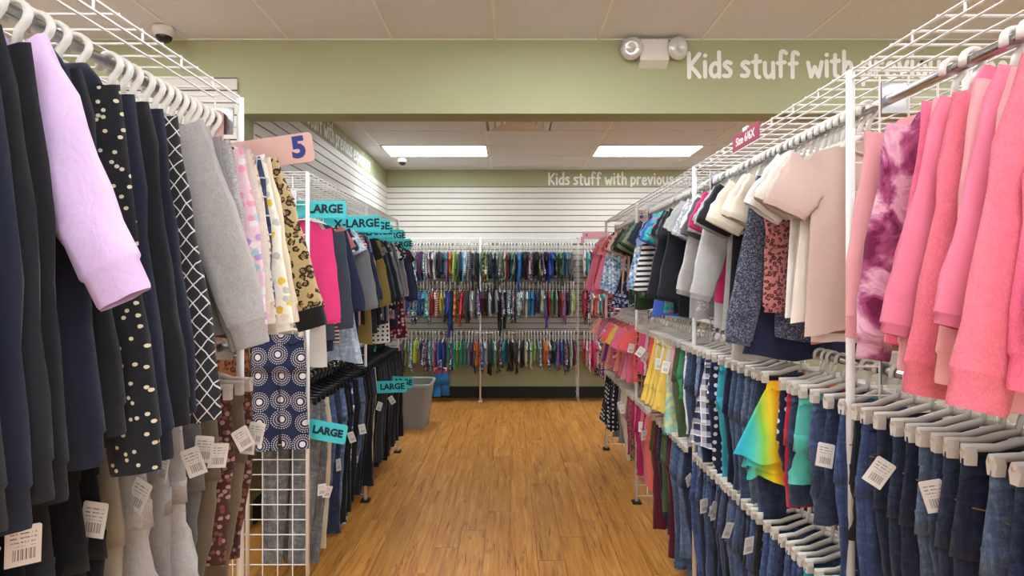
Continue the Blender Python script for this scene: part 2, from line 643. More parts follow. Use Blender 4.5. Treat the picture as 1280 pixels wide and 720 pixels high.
wb = struct(obj('wall_back', boxmesh('wall_back', LEFT_X - 0.14, XE, BACK_Y, BACK_Y + 0.12, -0.06, CEIL + 0.03, GREEN)))
wl = struct(obj('wall_left', boxmesh('wall_left', LEFT_X - 0.14, LEFT_X, HEAD_Y + 0.17, BACK_Y, -0.06, CEIL + 0.03, GREEN)))
wf = struct(obj('wall_front', boxmesh('wall_front', XW, LEFT_X - 0.0, HEAD_Y + 0.012, HEAD_Y + 0.17, -0.06, CEIL + 0.03, GREEN)))
hd = struct(obj('trim_1', boxmesh('header_beam', LEFT_X, XE, HEAD_Y, HEAD_Y + 0.175, 2.597, CEIL + 0.03, GREEN)))
hd['label'] = 'sage green header beam between the front and back room'
struct(obj('baseboard_back', boxmesh('baseboard_back', LEFT_X, XE, BACK_Y - 0.015, BACK_Y, -0.005, 0.15, BASEB)))
struct(obj('baseboard_left', boxmesh('baseboard_left', LEFT_X, LEFT_X + 0.015, HEAD_Y + 0.17, BACK_Y - 0.015, 0, 0.15, BASEB)))
SP = 0.0757


def slats(par, n, place, length):
    """slatwall boards with a lip at the groove; local: x along the wall, -y out of the wall"""
    g = 0.010
    prof = [(0, 0), (-0.016, 0), (-0.016, SP - g), (-0.008, SP - g), (-0.008, SP), (0, SP)]
    v = [(x, y, z) for x in (0, length) for (y, z) in prof]
    k = len(prof)
    f = [(i, (i + 1) % k, k + (i + 1) % k, k + i) for i in range(k)] + [tuple(range(k - 1, -1, -1)), tuple(range(k, 2 * k))]
    me = mesh('slat_board', v, f, SLAT)
    me.materials.append(GROOVE)
    me.polygons[3].material_index = 1
    for i in range(n):
        place(i, me)


NB = 29
ztop = SLAT_TOP
slats(wb, NB, lambda i, me: obj('slat', me, wb, (LEFT_X, BACK_Y, ztop - (i + 1) * SP + 0.01)), XE - LEFT_X)
slats(wl, NB, lambda i, me: obj('slat', me, wl, (LEFT_X, HEAD_Y + 0.18, ztop - (i + 1) * SP + 0.01), (0, 0, PI / 2)), BACK_Y - HEAD_Y - 0.19)
slats(wf, NB, lambda i, me: obj('slat', me, wf, (XW, HEAD_Y + 0.012, ztop - (i + 1) * SP + 0.01)), LEFT_X - XW - 0.02)

# ------------------------------------------------------------------ hand-drawn wall lettering (stroke letters)
GLY = {
    'K': (0.78, [[(0.06, 0), (0.05, 0.8), (0.03, 1.55)], [(0.72, 1.5), (0.1, 0.72)], [(0.1, 0.72), (0.45, 0.4), (0.74, 0.02)]]),
    'i': (0.12, [[(0.06, 0), (0.05, 0.95)], [(0.05, 1.36), (0.06, 1.38)]]),
    'd': (0.62, [[(0.58, 0.75), (0.35, 0.9), (0.1, 0.7), (0.05, 0.3), (0.25, 0.02), (0.56, 0.2)], [(0.58, 1.6), (0.6, 0)]]),
    's': (0.48, [[(0.46, 0.88), (0.22, 0.95), (0.06, 0.76), (0.26, 0.55), (0.46, 0.32), (0.34, 0.05), (0.03, 0.06)]]),
    't': (0.5, [[(0.22, 1.42), (0.22, 0.2), (0.42, 0.02)], [(0.0, 1.0), (0.48, 1.04)]]),
    'u': (0.6, [[(0.03, 0.95), (0.04, 0.3), (0.22, 0.02), (0.5, 0.2), (0.56, 0.4)], [(0.56, 0.95), (0.58, 0)]]),
    'f': (0.52, [[(0.55, 1.5), (0.38, 1.62), (0.2, 1.42), (0.2, 0.0)], [(0.0, 0.86), (0.46, 0.9)]]),
    'w': (0.9, [[(0.0, 0.95), (0.2, 0.03)], [(0.2, 0.03), (0.44, 0.66)], [(0.44, 0.66), (0.68, 0.03)], [(0.68, 0.03), (0.88, 0.97)]]),
    'h': (0.56, [[(0.04, 1.6), (0.04, 0)], [(0.05, 0.5), (0.28, 0.9), (0.5, 0.72), (0.52, 0)]]),
    'p': (0.58, [[(0.04, 0.95), (0.05, -0.5)], [(0.06, 0.72), (0.3, 0.94), (0.55, 0.66), (0.46, 0.16), (0.22, 0.04), (0.06, 0.2)]]),
    'r': (0.45, [[(0.04, 0.95), (0.04, 0)], [(0.05, 0.55), (0.2, 0.88), (0.44, 0.9)]]),
    'e': (0.56, [[(0.06, 0.46), (0.5, 0.56), (0.42, 0.9), (0.2, 0.92), (0.04, 0.55), (0.12, 0.12), (0.34, 0.02), (0.54, 0.14)]]),
    'v': (0.56, [[(0.0, 0.95), (0.27, 0.03)], [(0.27, 0.03), (0.55, 0.96)]]),
    'o': (0.58, [[(0.3, 0.94), (0.06, 0.66), (0.08, 0.22), (0.3, 0.02), (0.52, 0.24), (0.54, 0.66), (0.3, 0.94)]]),
    'x': (0.5, [[(0.0, 0.95), (0.48, 0.0)], [(0.48, 0.95), (0.0, 0.0)]]),
    'n': (0.56, [[(0.04, 0.95), (0.04, 0)], [(0.05, 0.55), (0.28, 0.94), (0.5, 0.74), (0.52, 0)]]),
    'c': (0.5, [[(0.48, 0.82), (0.26, 0.94), (0.06, 0.62), (0.08, 0.22), (0.28, 0.02), (0.5, 0.14)]]),
}


def catmull(p, m=6):
    if len(p) < 3:
        return p
    q = [p[0]] + list(p) + [p[-1]]
    out = []
    for i in range(1, len(q) - 2):
        for j in range(m):
            t = j / m
            out.append(tuple(0.5 * (2 * q[i][k] + (q[i + 1][k] - q[i - 1][k]) * t
                             + (2 * q[i - 1][k] - 5 * q[i][k] + 4 * q[i + 1][k] - q[i + 2][k]) * t * t
                             + (3 * q[i][k] - q[i - 1][k] - 3 * q[i + 1][k] + q[i + 2][k]) * t ** 3) for k in (0, 1)))
    out.append(p[-1])
    return out


_gm = {}


def glyph_mesh(ch, s, w):
    """one painted letter, flat in local xz, stroke radius w"""
    if (ch, s) in _gm:
        return _gm[ch, s]
    b = B()
    lay = 0
    for st in GLY[ch][1]:
        pts = [(x * s, z * s) for x, z in catmull(st)]
        yy = -0.002 - 0.0004 * lay
        lay += 1
        L, R, n = [], [], len(pts)
        for i, (x, z) in enumerate(pts):
            ax, az = pts[max(i - 1, 0)]
            bx, bz = pts[min(i + 1, n - 1)]
            d = math.hypot(bx - ax, bz - az) or 1
            nx, nz = -(bz - az) / d * w, (bx - ax) / d * w
            L.append((x + nx, yy, z + nz))
            R.append((x - nx, yy, z - nz))
        b.add(L + R, [(i, i + 1, n + i + 1, n + i) for i in range(n - 1)])
        for (x, z) in (pts[0], pts[-1]):
            c = [(x + w * math.cos(2 * PI * k / 12), yy - 0.0001, z + w * math.sin(2 * PI * k / 12)) for k in range(12)]
            b.add(c, [tuple(range(12))])
    _gm[ch, s] = b.mesh('letter_' + ch, LETTER)
    return _gm[ch, s]


def wall_text(par, text, origin, rotz, width_to_with, out):
    adv, total = 0.0, {}
    pos = []
    for i, ch in enumerate(text):
        if ch == ' ':
            adv += 0.42
            continue
        pos.append((ch, adv, i))
        adv += GLY[ch][0] + 0.26
        total[i] = adv
    s = width_to_with / (total[14])
    R = Matrix.Rotation(rotz, 3, 'Z')
    rr = random.Random(3)
    for ch, a, i in pos:
        p = Vector(origin) + R @ Vector((a * s, out, rr.uniform(-0.004, 0.006)))
        o = obj('letter', glyph_mesh(ch, round(s, 5), 0.135 * s), par, p, (0, 0, rotz))


TXT = 'Kids stuff with previous experience'
wall_text(hd, TXT, (1.093, HEAD_Y, 2.822), 0, 1.03, -0.001)
wall_text(wb, TXT, (0.514, BACK_Y, 2.853), 0, 1.06, -0.001)
wall_text(wl, TXT, (LEFT_X, 4.38, 2.86), PI / 2, 1.06, -0.001)

# ------------------------------------------------------------------ fixtures on header and ceiling
er = obj('emergency_light', None, None, (0.872, HEAD_Y, 2.955))
b = B()
v = [(-0.088, 0, -0.08), (0.088, 0, -0.08), (0.088, 0, 0.075), (-0.088, 0, 0.075),
     (-0.088, -0.06, -0.05), (0.088, -0.06, -0.05), (0.08, -0.06, 0.075), (-0.08, -0.06, 0.075)]
b.add(v, [(4, 5, 6, 7), (0, 1, 5, 4), (1, 2, 6, 5), (2, 3, 7, 6), (3, 0, 4, 7)])
obj('housing', b.mesh('emergency_housing', WHITEP), er)
LENS = plain('clear_faceted_lens', 'cfcdc8', 0.15, 0.3)
for s in (-1, 1):
    h = obj('lamp_head', B().lathe([(0.001, 0.03), (0.03, 0.028), (0.055, 0.005), (0.06, -0.02)], 20).mesh('lamp_shell', WHITEP, True), er,
            (s * 0.135, -0.05, 0.02), (PI / 2 - 0.15, 0, s * 0.35))
    h.rotation_euler = (-PI / 2 + 0.2, 0, s * 0.3)
    h.scale = (1.12, 1.12, 1.12)
    obj('lens', B().lathe([(0.06, -0.02), (0.05, -0.033), (0.03, -0.04), (0.02, -0.034), (0.001, -0.03)], 20).mesh('lamp_lens', LENS, True), h)
    obj('lamp_arm', B().bar((s * 0.07, -0.03, 0.05), (s * 0.125, -0.04, 0.02), 0.012).mesh('lamp_arm_mesh', WHITEP), er)
obj('conduit', B().bar((0.0, -0.02, 0.07), (0.0, -0.02, 0.093), 0.012).mesh('conduit_mesh', TBAR), er)
tag(er, 'white emergency light with two round lamps on the green header', 'emergency light')


def dome(loc, s, lab):
    r = obj('dome_camera', None, None, loc)
    obj('housing', B().lathe([(0.07 * s, 0), (0.072 * s, -0.03 * s), (0.06 * s, -0.055 * s), (0.052 * s, -0.06 * s)], 24).mesh('dome_housing', WHITEP, True), r)
    pr = [(0.052 * s * math.cos(a), -0.058 * s - 0.045 * s * math.sin(a)) for a in [i * PI / 16 for i in range(9)]]
    obj('dome', B().lathe(pr, 24).mesh('dome_glass', DARKG, True), r)
    tag(r, lab, 'security camera')


dome((-2.03, 3.38, CEIL), 0.85, 'white dome security camera on the front ceiling by the header')
dome((-1.31, 6.99, CEIL), 0.85, 'small white dome camera on the back ceiling near the corner')


# ------------------------------------------------------------------ wire grid racks
G = 0.0762


def grid_panel(w, h, r=0.0028, skip=1):
    b = B()
    nx, nz = int(round(w / G)), int(round(h / G))
    for i in range(nx + 1):
        b.bar((i * w / nx, 0, 0), (i * w / nx, 0, h), r, 5)
    for j in range(nz + 1):
        b.bar((0, 0.004, j * h / nz), (w, 0.004, j * h / nz), r, 5)
    return b.mesh('grid_panel_wires', WIRE)


def rack_along_y(label, xf, sgn, ends, depth, top, rails, railx, group=None):
    """a run of wire grid frames along the aisle; xf = aisle edge, sgn = +1 when the rack lies towards +x"""
    r = obj('clothes_rack', None, None, (xf, ends[0], 0))
    me = grid_panel(depth, top - 0.06)
    post = B().bar((0, 0, 0), (0, 0, top), 0.011, 8).mesh('rack_post', WIRE, True)
    foot = B().box(-0.03, 0.03, -0.03, 0.03, 0, 0.015).mesh('rack_foot', BLACKP)
    for y in ends:
        obj('wire_lattice', me, r, (0 if sgn > 0 else -depth, y - ends[0], 0.05))
        for dx in (0, depth / 2, depth):
            obj('post', post, r, (sgn * dx, y - ends[0], 0))
            obj('foot', foot, r, (sgn * dx, y - ends[0], 0))
    for a, bb in zip(ends[:-1], ends[1:]):
        l = bb - a - 0.02
        b = B()
        nx, ny = int(round(depth / G)), int(round(l / G))
        for i in range(nx + 1):
            b.bar((sgn * i * depth / nx, 0, 0), (sgn * i * depth / nx, l, 0), 0.0032, 5)
        for j in range(ny + 1):
            b.bar((0, j * l / ny, 0.005), (sgn * depth, j * l / ny, 0.005), 0.0032, 5)
        b.bar((0, 0, -0.022), (0, l, -0.022), 0.0032, 5)
        for j in range(0, ny + 1, 2):
            b.bar((0, j * l / ny, -0.024), (0, j * l / ny, 0.005), 0.0028, 5)
        obj('shelf_lattice', b.mesh('shelf_wires', WIRE), r, (0, a - ends[0] + 0.01, top))
    for (z, x) in zip(rails, railx):
        L = ends[-1] - ends[0]
        obj('rail', B().bar((x - xf, 0.0, z), (x - xf, L, z), 0.0125, 10).mesh('chrome_rail', CHROME, True), r)
        for y in ends:
            obj('rail_bracket', boxmesh('bracket_plate', x - xf - 0.02, x - xf + 0.045, y - ends[0] - 0.004, y - ends[0] + 0.003, z - 0.035, z + 0.045, CHROME), r)
    tag(r, label, 'clothes rack', group)
    return r


RT_Z, RM_Z, RB_Z, R_X = 2.045, 1.335, 0.83, 0.99
rack_along_y('long white wire grid rack with three tiers of girls clothes along the aisle', 0.89, 1,
             [0.23, 1.51, 2.79, 4.07, 5.36], 0.61, 2.12, [RT_Z, RM_Z, RB_Z], [R_X] * 3)
L1_X, L1_Z, L1B_Z = -0.875, 2.045, 1.37
rack_along_y('white wire grid rack carrying the pink size 5 sign', -0.81, -1,
             [-0.71, 0.51, 1.73], 0.61, 2.12, [L1_Z, L1B_Z], [L1_X] * 2)
L2_X, L2_Z, L2B_Z = -1.13, 1.985, 1.04
rack_along_y('white wire grid rack carrying the turquoise large size signs', -1.03, -1,
             [2.93, 4.1, 5.27], 0.61, 2.12, [L2_Z, L2B_Z], [L2_X] * 2)

# rack along the back wall
W_Y = 7.50
W_Z = (2.035, 1.53, 0.885)


def wall_rack(label, x0, x1, posts, lattice_end):
    r = obj('babywear_rack', None, None, (x0, W_Y, 0))
    L = x1 - x0
    b = B()
    n = int(round(L / 0.0762))
    for i in range(n + 1):
        b.bar((i * L / n, 0, 0.004), (i * L / n, BACK_Y - W_Y - 0.02, 0.03), 0.003, 5)
    for j in range(4):
        b.bar((0, j * 0.065, j * 0.0085), (L, j * 0.065, j * 0.0085), 0.0035, 5)
    b.bar((0, 0, -0.025), (L, 0, -0.025), 0.0035, 5)
    obj('shelf_lattice', b.mesh('wall_shelf_wires', WIRE), r, (0, 0, 2.11))
    for p in posts:
        obj('post', B().bar((p - x0, -0.03, 0), (p - x0, -0.03, 2.13), 0.013, 8).mesh('wall_rack_post', WIRE, True), r)
        obj('foot', boxmesh('wall_rack_foot', p - x0 - 0.025, p - x0 + 0.025, -0.06, 0.0, 0, 0.012, WIRE), r)
        for z in W_Z:
            obj('rail_arm', B().bar((p - x0, -0.03, z - 0.02), (p - x0, BACK_Y - W_Y - 0.015, z - 0.02), 0.008, 6).mesh('rail_arm_mesh', WIRE), r)
    for z in W_Z:
        obj('rail', B().bar((0, 0, z), (L, 0, z), 0.011, 8).mesh('white_rail', CHROME, True), r)
    if lattice_end:
        me = grid_panel(0.3, 2.05)
        o = obj('end_lattice', me, r, (L + 0.01, -0.09, 0.02), (0, 0, PI / 2))
    tag(r, label, 'clothes rack')
    return r


wall_rack('white wire rack of boys babywear along the back wall', -1.60, 0.865, [-0.39], True)
wall_rack('white wire rack of pink babywear at the back wall end', 0.90, 2.6, [1.75], False)


# ------------------------------------------------------------------ hangers
def hook_pts(r=0.023, drop=0.06):
    pts = [(-r * 1.0, 0, -0.012)]
    for i in range(9):
        a = PI - i * (PI * 1.0) / 8
        pts.append((r * math.cos(a), 0, r * math.sin(a)))
    pts += [(r * 0.85, 0, -0.012), (0.006, 0, -0.03), (0.0, 0, -drop)]
    return pts


def top_hanger(mat, w=0.122, rr=0.0052):
    b = B()
    b.tube(hook_pts(), rr, 6, (0.0105, 0.0062))
    arm = [(-w, 0, -0.132), (-w * 0.8, 0, -0.118), (-w * 0.45, 0, -0.095), (-w * 0.15, 0, -0.072), (0, 0, -0.060),
           (w * 0.15, 0, -0.072), (w * 0.45, 0, -0.095), (w * 0.8, 0, -0.118), (w, 0, -0.132)]
    b.tube(arm, 0.006, 6, (0.0036, 0.008))
    return b.mesh('top_hanger', mat, True)


def clip_hanger(mat, w=0.115):
    b = B()
    b.tube(hook_pts(0.019, 0.062), 0.005, 6, (0.0075, 0.0048))
    arm = [(-w - 0.012, 0, -0.082), (-w * 0.6, 0, -0.08), (-w * 0.3, 0, -0.068), (0, 0, -0.058), (w * 0.3, 0, -0.068), (w * 0.6, 0, -0.08), (w + 0.012, 0, -0.082)]
    b.tube(arm, 0.006, 6, (0.005, 0.009))
    return b.mesh('clip_hanger', mat, True)


def clip_mesh(mat):
    v = [(-0.010, -0.007, 0), (0.010, -0.007, 0), (0.010, 0.007, 0), (-0.010, 0.007, 0),
         (-0.009, -0.012, -0.014), (0.009, -0.012, -0.014), (0.009, 0.012, -0.014), (-0.009, 0.012, -0.014),
         (-0.010, -0.008, -0.036), (0.010, -0.008, -0.036), (0.010, 0.008, -0.036), (-0.010, 0.008, -0.036)]
    f = [(3, 2, 1, 0), (8, 9, 10, 11)]
    for a in (0, 4):
        for k in range(4):
            f.append((a + k, a + (k + 1) % 4, a + 4 + (k + 1) % 4, a + 4 + k))
    return mesh('hanger_clip', v, f, mat)


H_TOP = {'white': top_hanger(HANGW), 'black': top_hanger(HANGK), 'small': top_hanger(HANGW, 0.095)}
H_CLIP = {'white': clip_hanger(HANGG), 'black': clip_hanger(HANGK), 'small': clip_hanger(HANGW, 0.075)}
CLIPM = {'white': clip_mesh(HANGG), 'black': clip_mesh(HANGK), 'small': clip_mesh(HANGW)}
CLIP_W = {'white': 0.115, 'black': 0.115, 'small': 0.075}

# ------------------------------------------------------------------ garments
def fold(x, s, Y):
    return (0.5 * np.sin(x * 24 + Y * 5.0 + 1.3) + 0.32 * np.sin(x * 47 - Y * 7 + s * 2.2)
            + 0.45 * np.sin(x * 13 + Y * 9 + s * 1.5))


def shoulder(ax, w):
    return -0.078 - 0.26 * ax - 1.3 * np.maximum(0, ax - w * 0.82)


def body_mesh(mat, w, L, flare, Y, nu=28, nv=12, dip=0.045, amp=0.013, thick=0.013, neck=0.055, waist=0.0):
    th = np.linspace(0, 2 * PI, nu, endpoint=False)
    cx = np.sign(np.cos(th)) * np.abs(np.cos(th)) ** 0.85
    sy = np.sign(np.sin(th)) * np.abs(np.sin(th)) ** 0.85
    rings = []
    for i in range(nv):
        v = (i / (nv - 1)) ** 1.15
        ww = w * (1.0 - 0.14 * min(1, v / 0.22) + flare * max(0, v - 0.2) - waist * math.sin(PI * min(1, v * 1.15)))
        x = ww * cx
        t = 0.0075 + thick * min(1, v / 0.25) * (1 + 0.4 * v)
        zt = shoulder(np.abs(x), w)
        front = sy < -0.05
        d = np.where(np.abs(x) < neck * 1.2, dip * np.maximum(0, 1 - (x / (neck * 1.2)) ** 2), 0)
        zt = zt - np.where(front, d, d * 0.25) * (1 - min(1, v * 3))
        hem = -0.078 - L + 0.012 * np.sin(x * 19 + Y * 13) * v - 0.03 * (cx ** 2) * 0
        z = zt * (1 - v) + hem * v
        y = t * sy + amp * (0.04 + 1.2 * v) * fold(x, v, Y)
        rings.append(np.stack([x, y, z], 1))
    vv, f = loft(np.array(rings))
    return mesh('garment_body', vv, f, mat, True)


def sleeve_mesh(mat, w, side, length, ang, r0, r1, Y, z0=None, nu=12, nv=8, bend=0.0, th=0.016, yoff=0.0):
    tt = np.linspace(0, 2 * PI, nu, endpoint=False)
    x, z = w * 0.84, -0.078 - 0.26 * w * 0.84 - r0 * 0.55
    rings = []
    st = length / (nv - 1)
    for i in range(nv):
        v = i / (nv - 1)
        a = ang * (1 - bend * v)
        r = r0 + (r1 - r0) * v
        r *= 1 + 0.05 * math.sin(v * 17 + Y * 40)
        b = th * (0.7 + 0.5 * v) * (1 + 0.12 * math.sin(v * 23 + Y * 9))
        nx, nz = math.cos(a), math.sin(a)
        px = x + nx * r * np.cos(tt)
        pz = z + nz * r * np.cos(tt)
        py = yoff + b * np.sin(tt) + 0.012 * v * math.sin(Y * 9 + v * 4) + 0.004 * np.sin(np.cos(tt) * 6 + v * 9 + Y * 7)
        rings.append(np.stack([side * px, py, pz], 1))
        x += math.sin(a) * st
        z -= math.cos(a) * st
    R = np.array(rings)
    if side < 0:
        R = R[:, ::-1, :]
    vv, f = loft(R)
    return mesh('garment_sleeve', vv, f, mat, True), R[-1]


def ring_band(mat, ring, drop_vec, scale=0.86):
    """a cuff continuing the last ring of a sleeve"""
    c = ring.mean(0)
    d = np.array(drop_vec)
    R = [ring, c + (ring - c) * 1.0 + d * 0.06, c + (ring - c) * scale + d * 0.16, c + (ring - c) * (scale - 0.02) + d * 0.9, c + (ring - c) * (scale - 0.06) + d]
    vv, f = loft(np.array(R))
    return mesh('garment_cuff', vv, f, mat, True)


def neck_band(mat, w, dip, neck, r=0.006):
    pts = []
    for k in range(17):
        a = 2 * PI * k / 16
        x = neck * 1.05 * math.cos(a)
        yy = math.sin(a)
        d = dip * max(0, 1 - (x / (neck * 1.2)) ** 2)
        z = -0.078 - 0.26 * abs(x) - (d if yy < -0.05 else 0.25 * d)
        pts.append((x, 0.012 * yy, z + 0.002))
    return B().tube(pts, r, 5, (r * 0.6, r * 1.3)).mesh('neck_trim', mat, True)


def leg_mesh(mat, xc, side, z0, L, r0, r1, Y, bend=0.0, nu=12, nv=10, th=0.02, splay=0.0):
    tt = np.linspace(0, 2 * PI, nu, endpoint=False)
    rings = []
    for i in range(nv):
        v = i / (nv - 1)
        r = (r0 + (r1 - r0) * v) * (1 + 0.04 * min(1, v * 3) * math.sin(v * 21 + Y * 33 + xc * 40))
        b = th * (1 - 0.25 * v) * (1 + 0.2 * math.sin(v * 15 + Y * 21))
        z = z0 - L * v
        x = xc + splay * v + bend * v * v
        zz = z + abs(bend) * 0.35 * v * v
        px = x + r * np.cos(tt)
        py = b * np.sin(tt) + 0.014 * v * math.sin(Y * 8 + xc * 30 + v * 3) + 0.007 * min(1, v * 2.5) * np.sin(np.cos(tt) * 5 + v * 7 + Y * 8) + 0.006 * (1 - v) * fold(px, 1.0, Y)
        rings.append(np.stack([px, py, np.full(nu, zz)], 1))
    R = np.array(rings)
    vv, f = loft(R, True, False)
    return mesh('trouser_leg', vv, f, mat, True), R[-1]


def hip_mesh(mat, w0, w1, z0, z1, Y, nu=20, nv=5, th=0.018):
    tt = np.linspace(0, 2 * PI, nu, endpoint=False)
    rings = []
    for i in range(nv):
        v = i / (nv - 1)
        w = w0 + (w1 - w0) * v ** 0.8
        x = w * np.cos(tt)
        y = (0.007 + th * min(1, 0.2 + 1.0 * v)) * np.sin(tt) + 0.006 * fold(x, v, Y)
        z = np.full(nu, z0 + (z1 - z0) * v) - (v == 1) * 0.02 * (1 - np.abs(np.cos(tt))) * 0
        rings.append(np.stack([x, y, z], 1))
    vv, f = loft(np.array(rings), False, True)
    return mesh('trouser_hip', vv, f, mat, True)


def skirt_mesh(mat, w0, w1, z0, L, Y, amp=0.02, nu=32, nv=8, pleats=9, th=0.03):
    tt = np.linspace(0, 2 * PI, nu, endpoint=False)
    rings = []
    for i in range(nv):
        v = i / (nv - 1)
        w = w0 + (w1 - w0) * v ** 0.9
        k = 1 + 0.05 * v * np.sin(tt * pleats + Y * 9)
        x = w * np.cos(tt) * k
        y = (0.01 + th * v) * np.sin(tt) + amp * v * 0.6 * np.sin(tt * pleats + Y * 13) + 0.01 * v * fold(x, v, Y)
        z = z0 - L * v + 0.01 * v * np.sin(tt * 5 + Y)
        rings.append(np.stack([x, y, z], 1))
    vv, f = loft(np.array(rings))
    return mesh('skirt_cloth', vv, f, mat, True)


TAGME = None


def price_tag(root, x, y, z, tilt, turn):
    global TAGME
    if TAGME is None:
        TAGME = mesh('tag_card', [(-0.021, 0, -0.064), (0.021, 0, -0.064), (0.021, 0, -0.003), (0.018, 0, 0), (-0.018, 0, 0), (-0.021, 0, -0.003),
                                  (-0.021, 0.0008, -0.064), (0.021, 0.0008, -0.064), (0.021, 0.0008, -0.003), (0.018, 0.0008, 0), (-0.018, 0.0008, 0), (-0.021, 0.0008, -0.003)],
                     [(0, 1, 2, 3, 4, 5), (11, 10, 9, 8, 7, 6)] + [(i, (i + 6), (i + 1) % 6 + 6, (i + 1) % 6) for i in range(6)], TAGM)
    o = obj('price_tag', TAGME, root, (x, y, z), (turn * 0.3, tilt, turn))
    o['label'] = 'white printed price tag'
    return o


# kinds: name, category, noun for labels
KINDS = {
    'tee': ('tee_shirt', 'shirt'), 'top': ('long_sleeve_top', 'shirt'), 'sweatshirt': ('sweatshirt', 'sweatshirt'),
    'hoodie': ('hoodie', 'hoodie'), 'jacket': ('jacket', 'jacket'), 'dress': ('dress', 'dress'), 'tank': ('tank_top', 'shirt'),
    'blouse': ('blouse', 'shirt'), 'cardigan': ('cardigan', 'cardigan'), 'romper': ('romper', 'romper'), 'pajamas': ('sleepsuit', 'sleepsuit'),
    'jeans': ('jeans', 'jeans'), 'pants': ('pants', 'pants'), 'shorts': ('shorts', 'shorts'), 'skirt': ('skirt', 'skirt'),
    'tutu': ('tutu_skirt', 'skirt'), 'sweatpants': ('sweatpants_pair', 'pants'),
}
NOUN = {'tee': 'tee', 'top': 'long-sleeved top', 'tank': 'tank top', 'pajamas': 'sleepsuit', 'tutu': 'tulle tutu'}
CLIPPED = {'jeans', 'pants', 'shorts', 'skirt', 'tutu', 'sweatpants'}
ALL = []      # (garment, hanger, spec, rail key, order)


class S:
    """a garment: adjectives, kind, fabric pattern and colours, options"""

    def __init__(self, adj, kind, pat, *cols, **opt):
        self.adj, self.kind, self.pat, self.cols, self.opt = adj, kind, pat, cols, opt

    def noun(self):
        return NOUN.get(self.kind, self.kind)

    def desc(self):
        return self.adj + ' ' + self.noun()

    def short(self):
        return self.opt.get('short', ' '.join(self.adj.split()[:2])) + ' ' + self.noun().split()[-1]


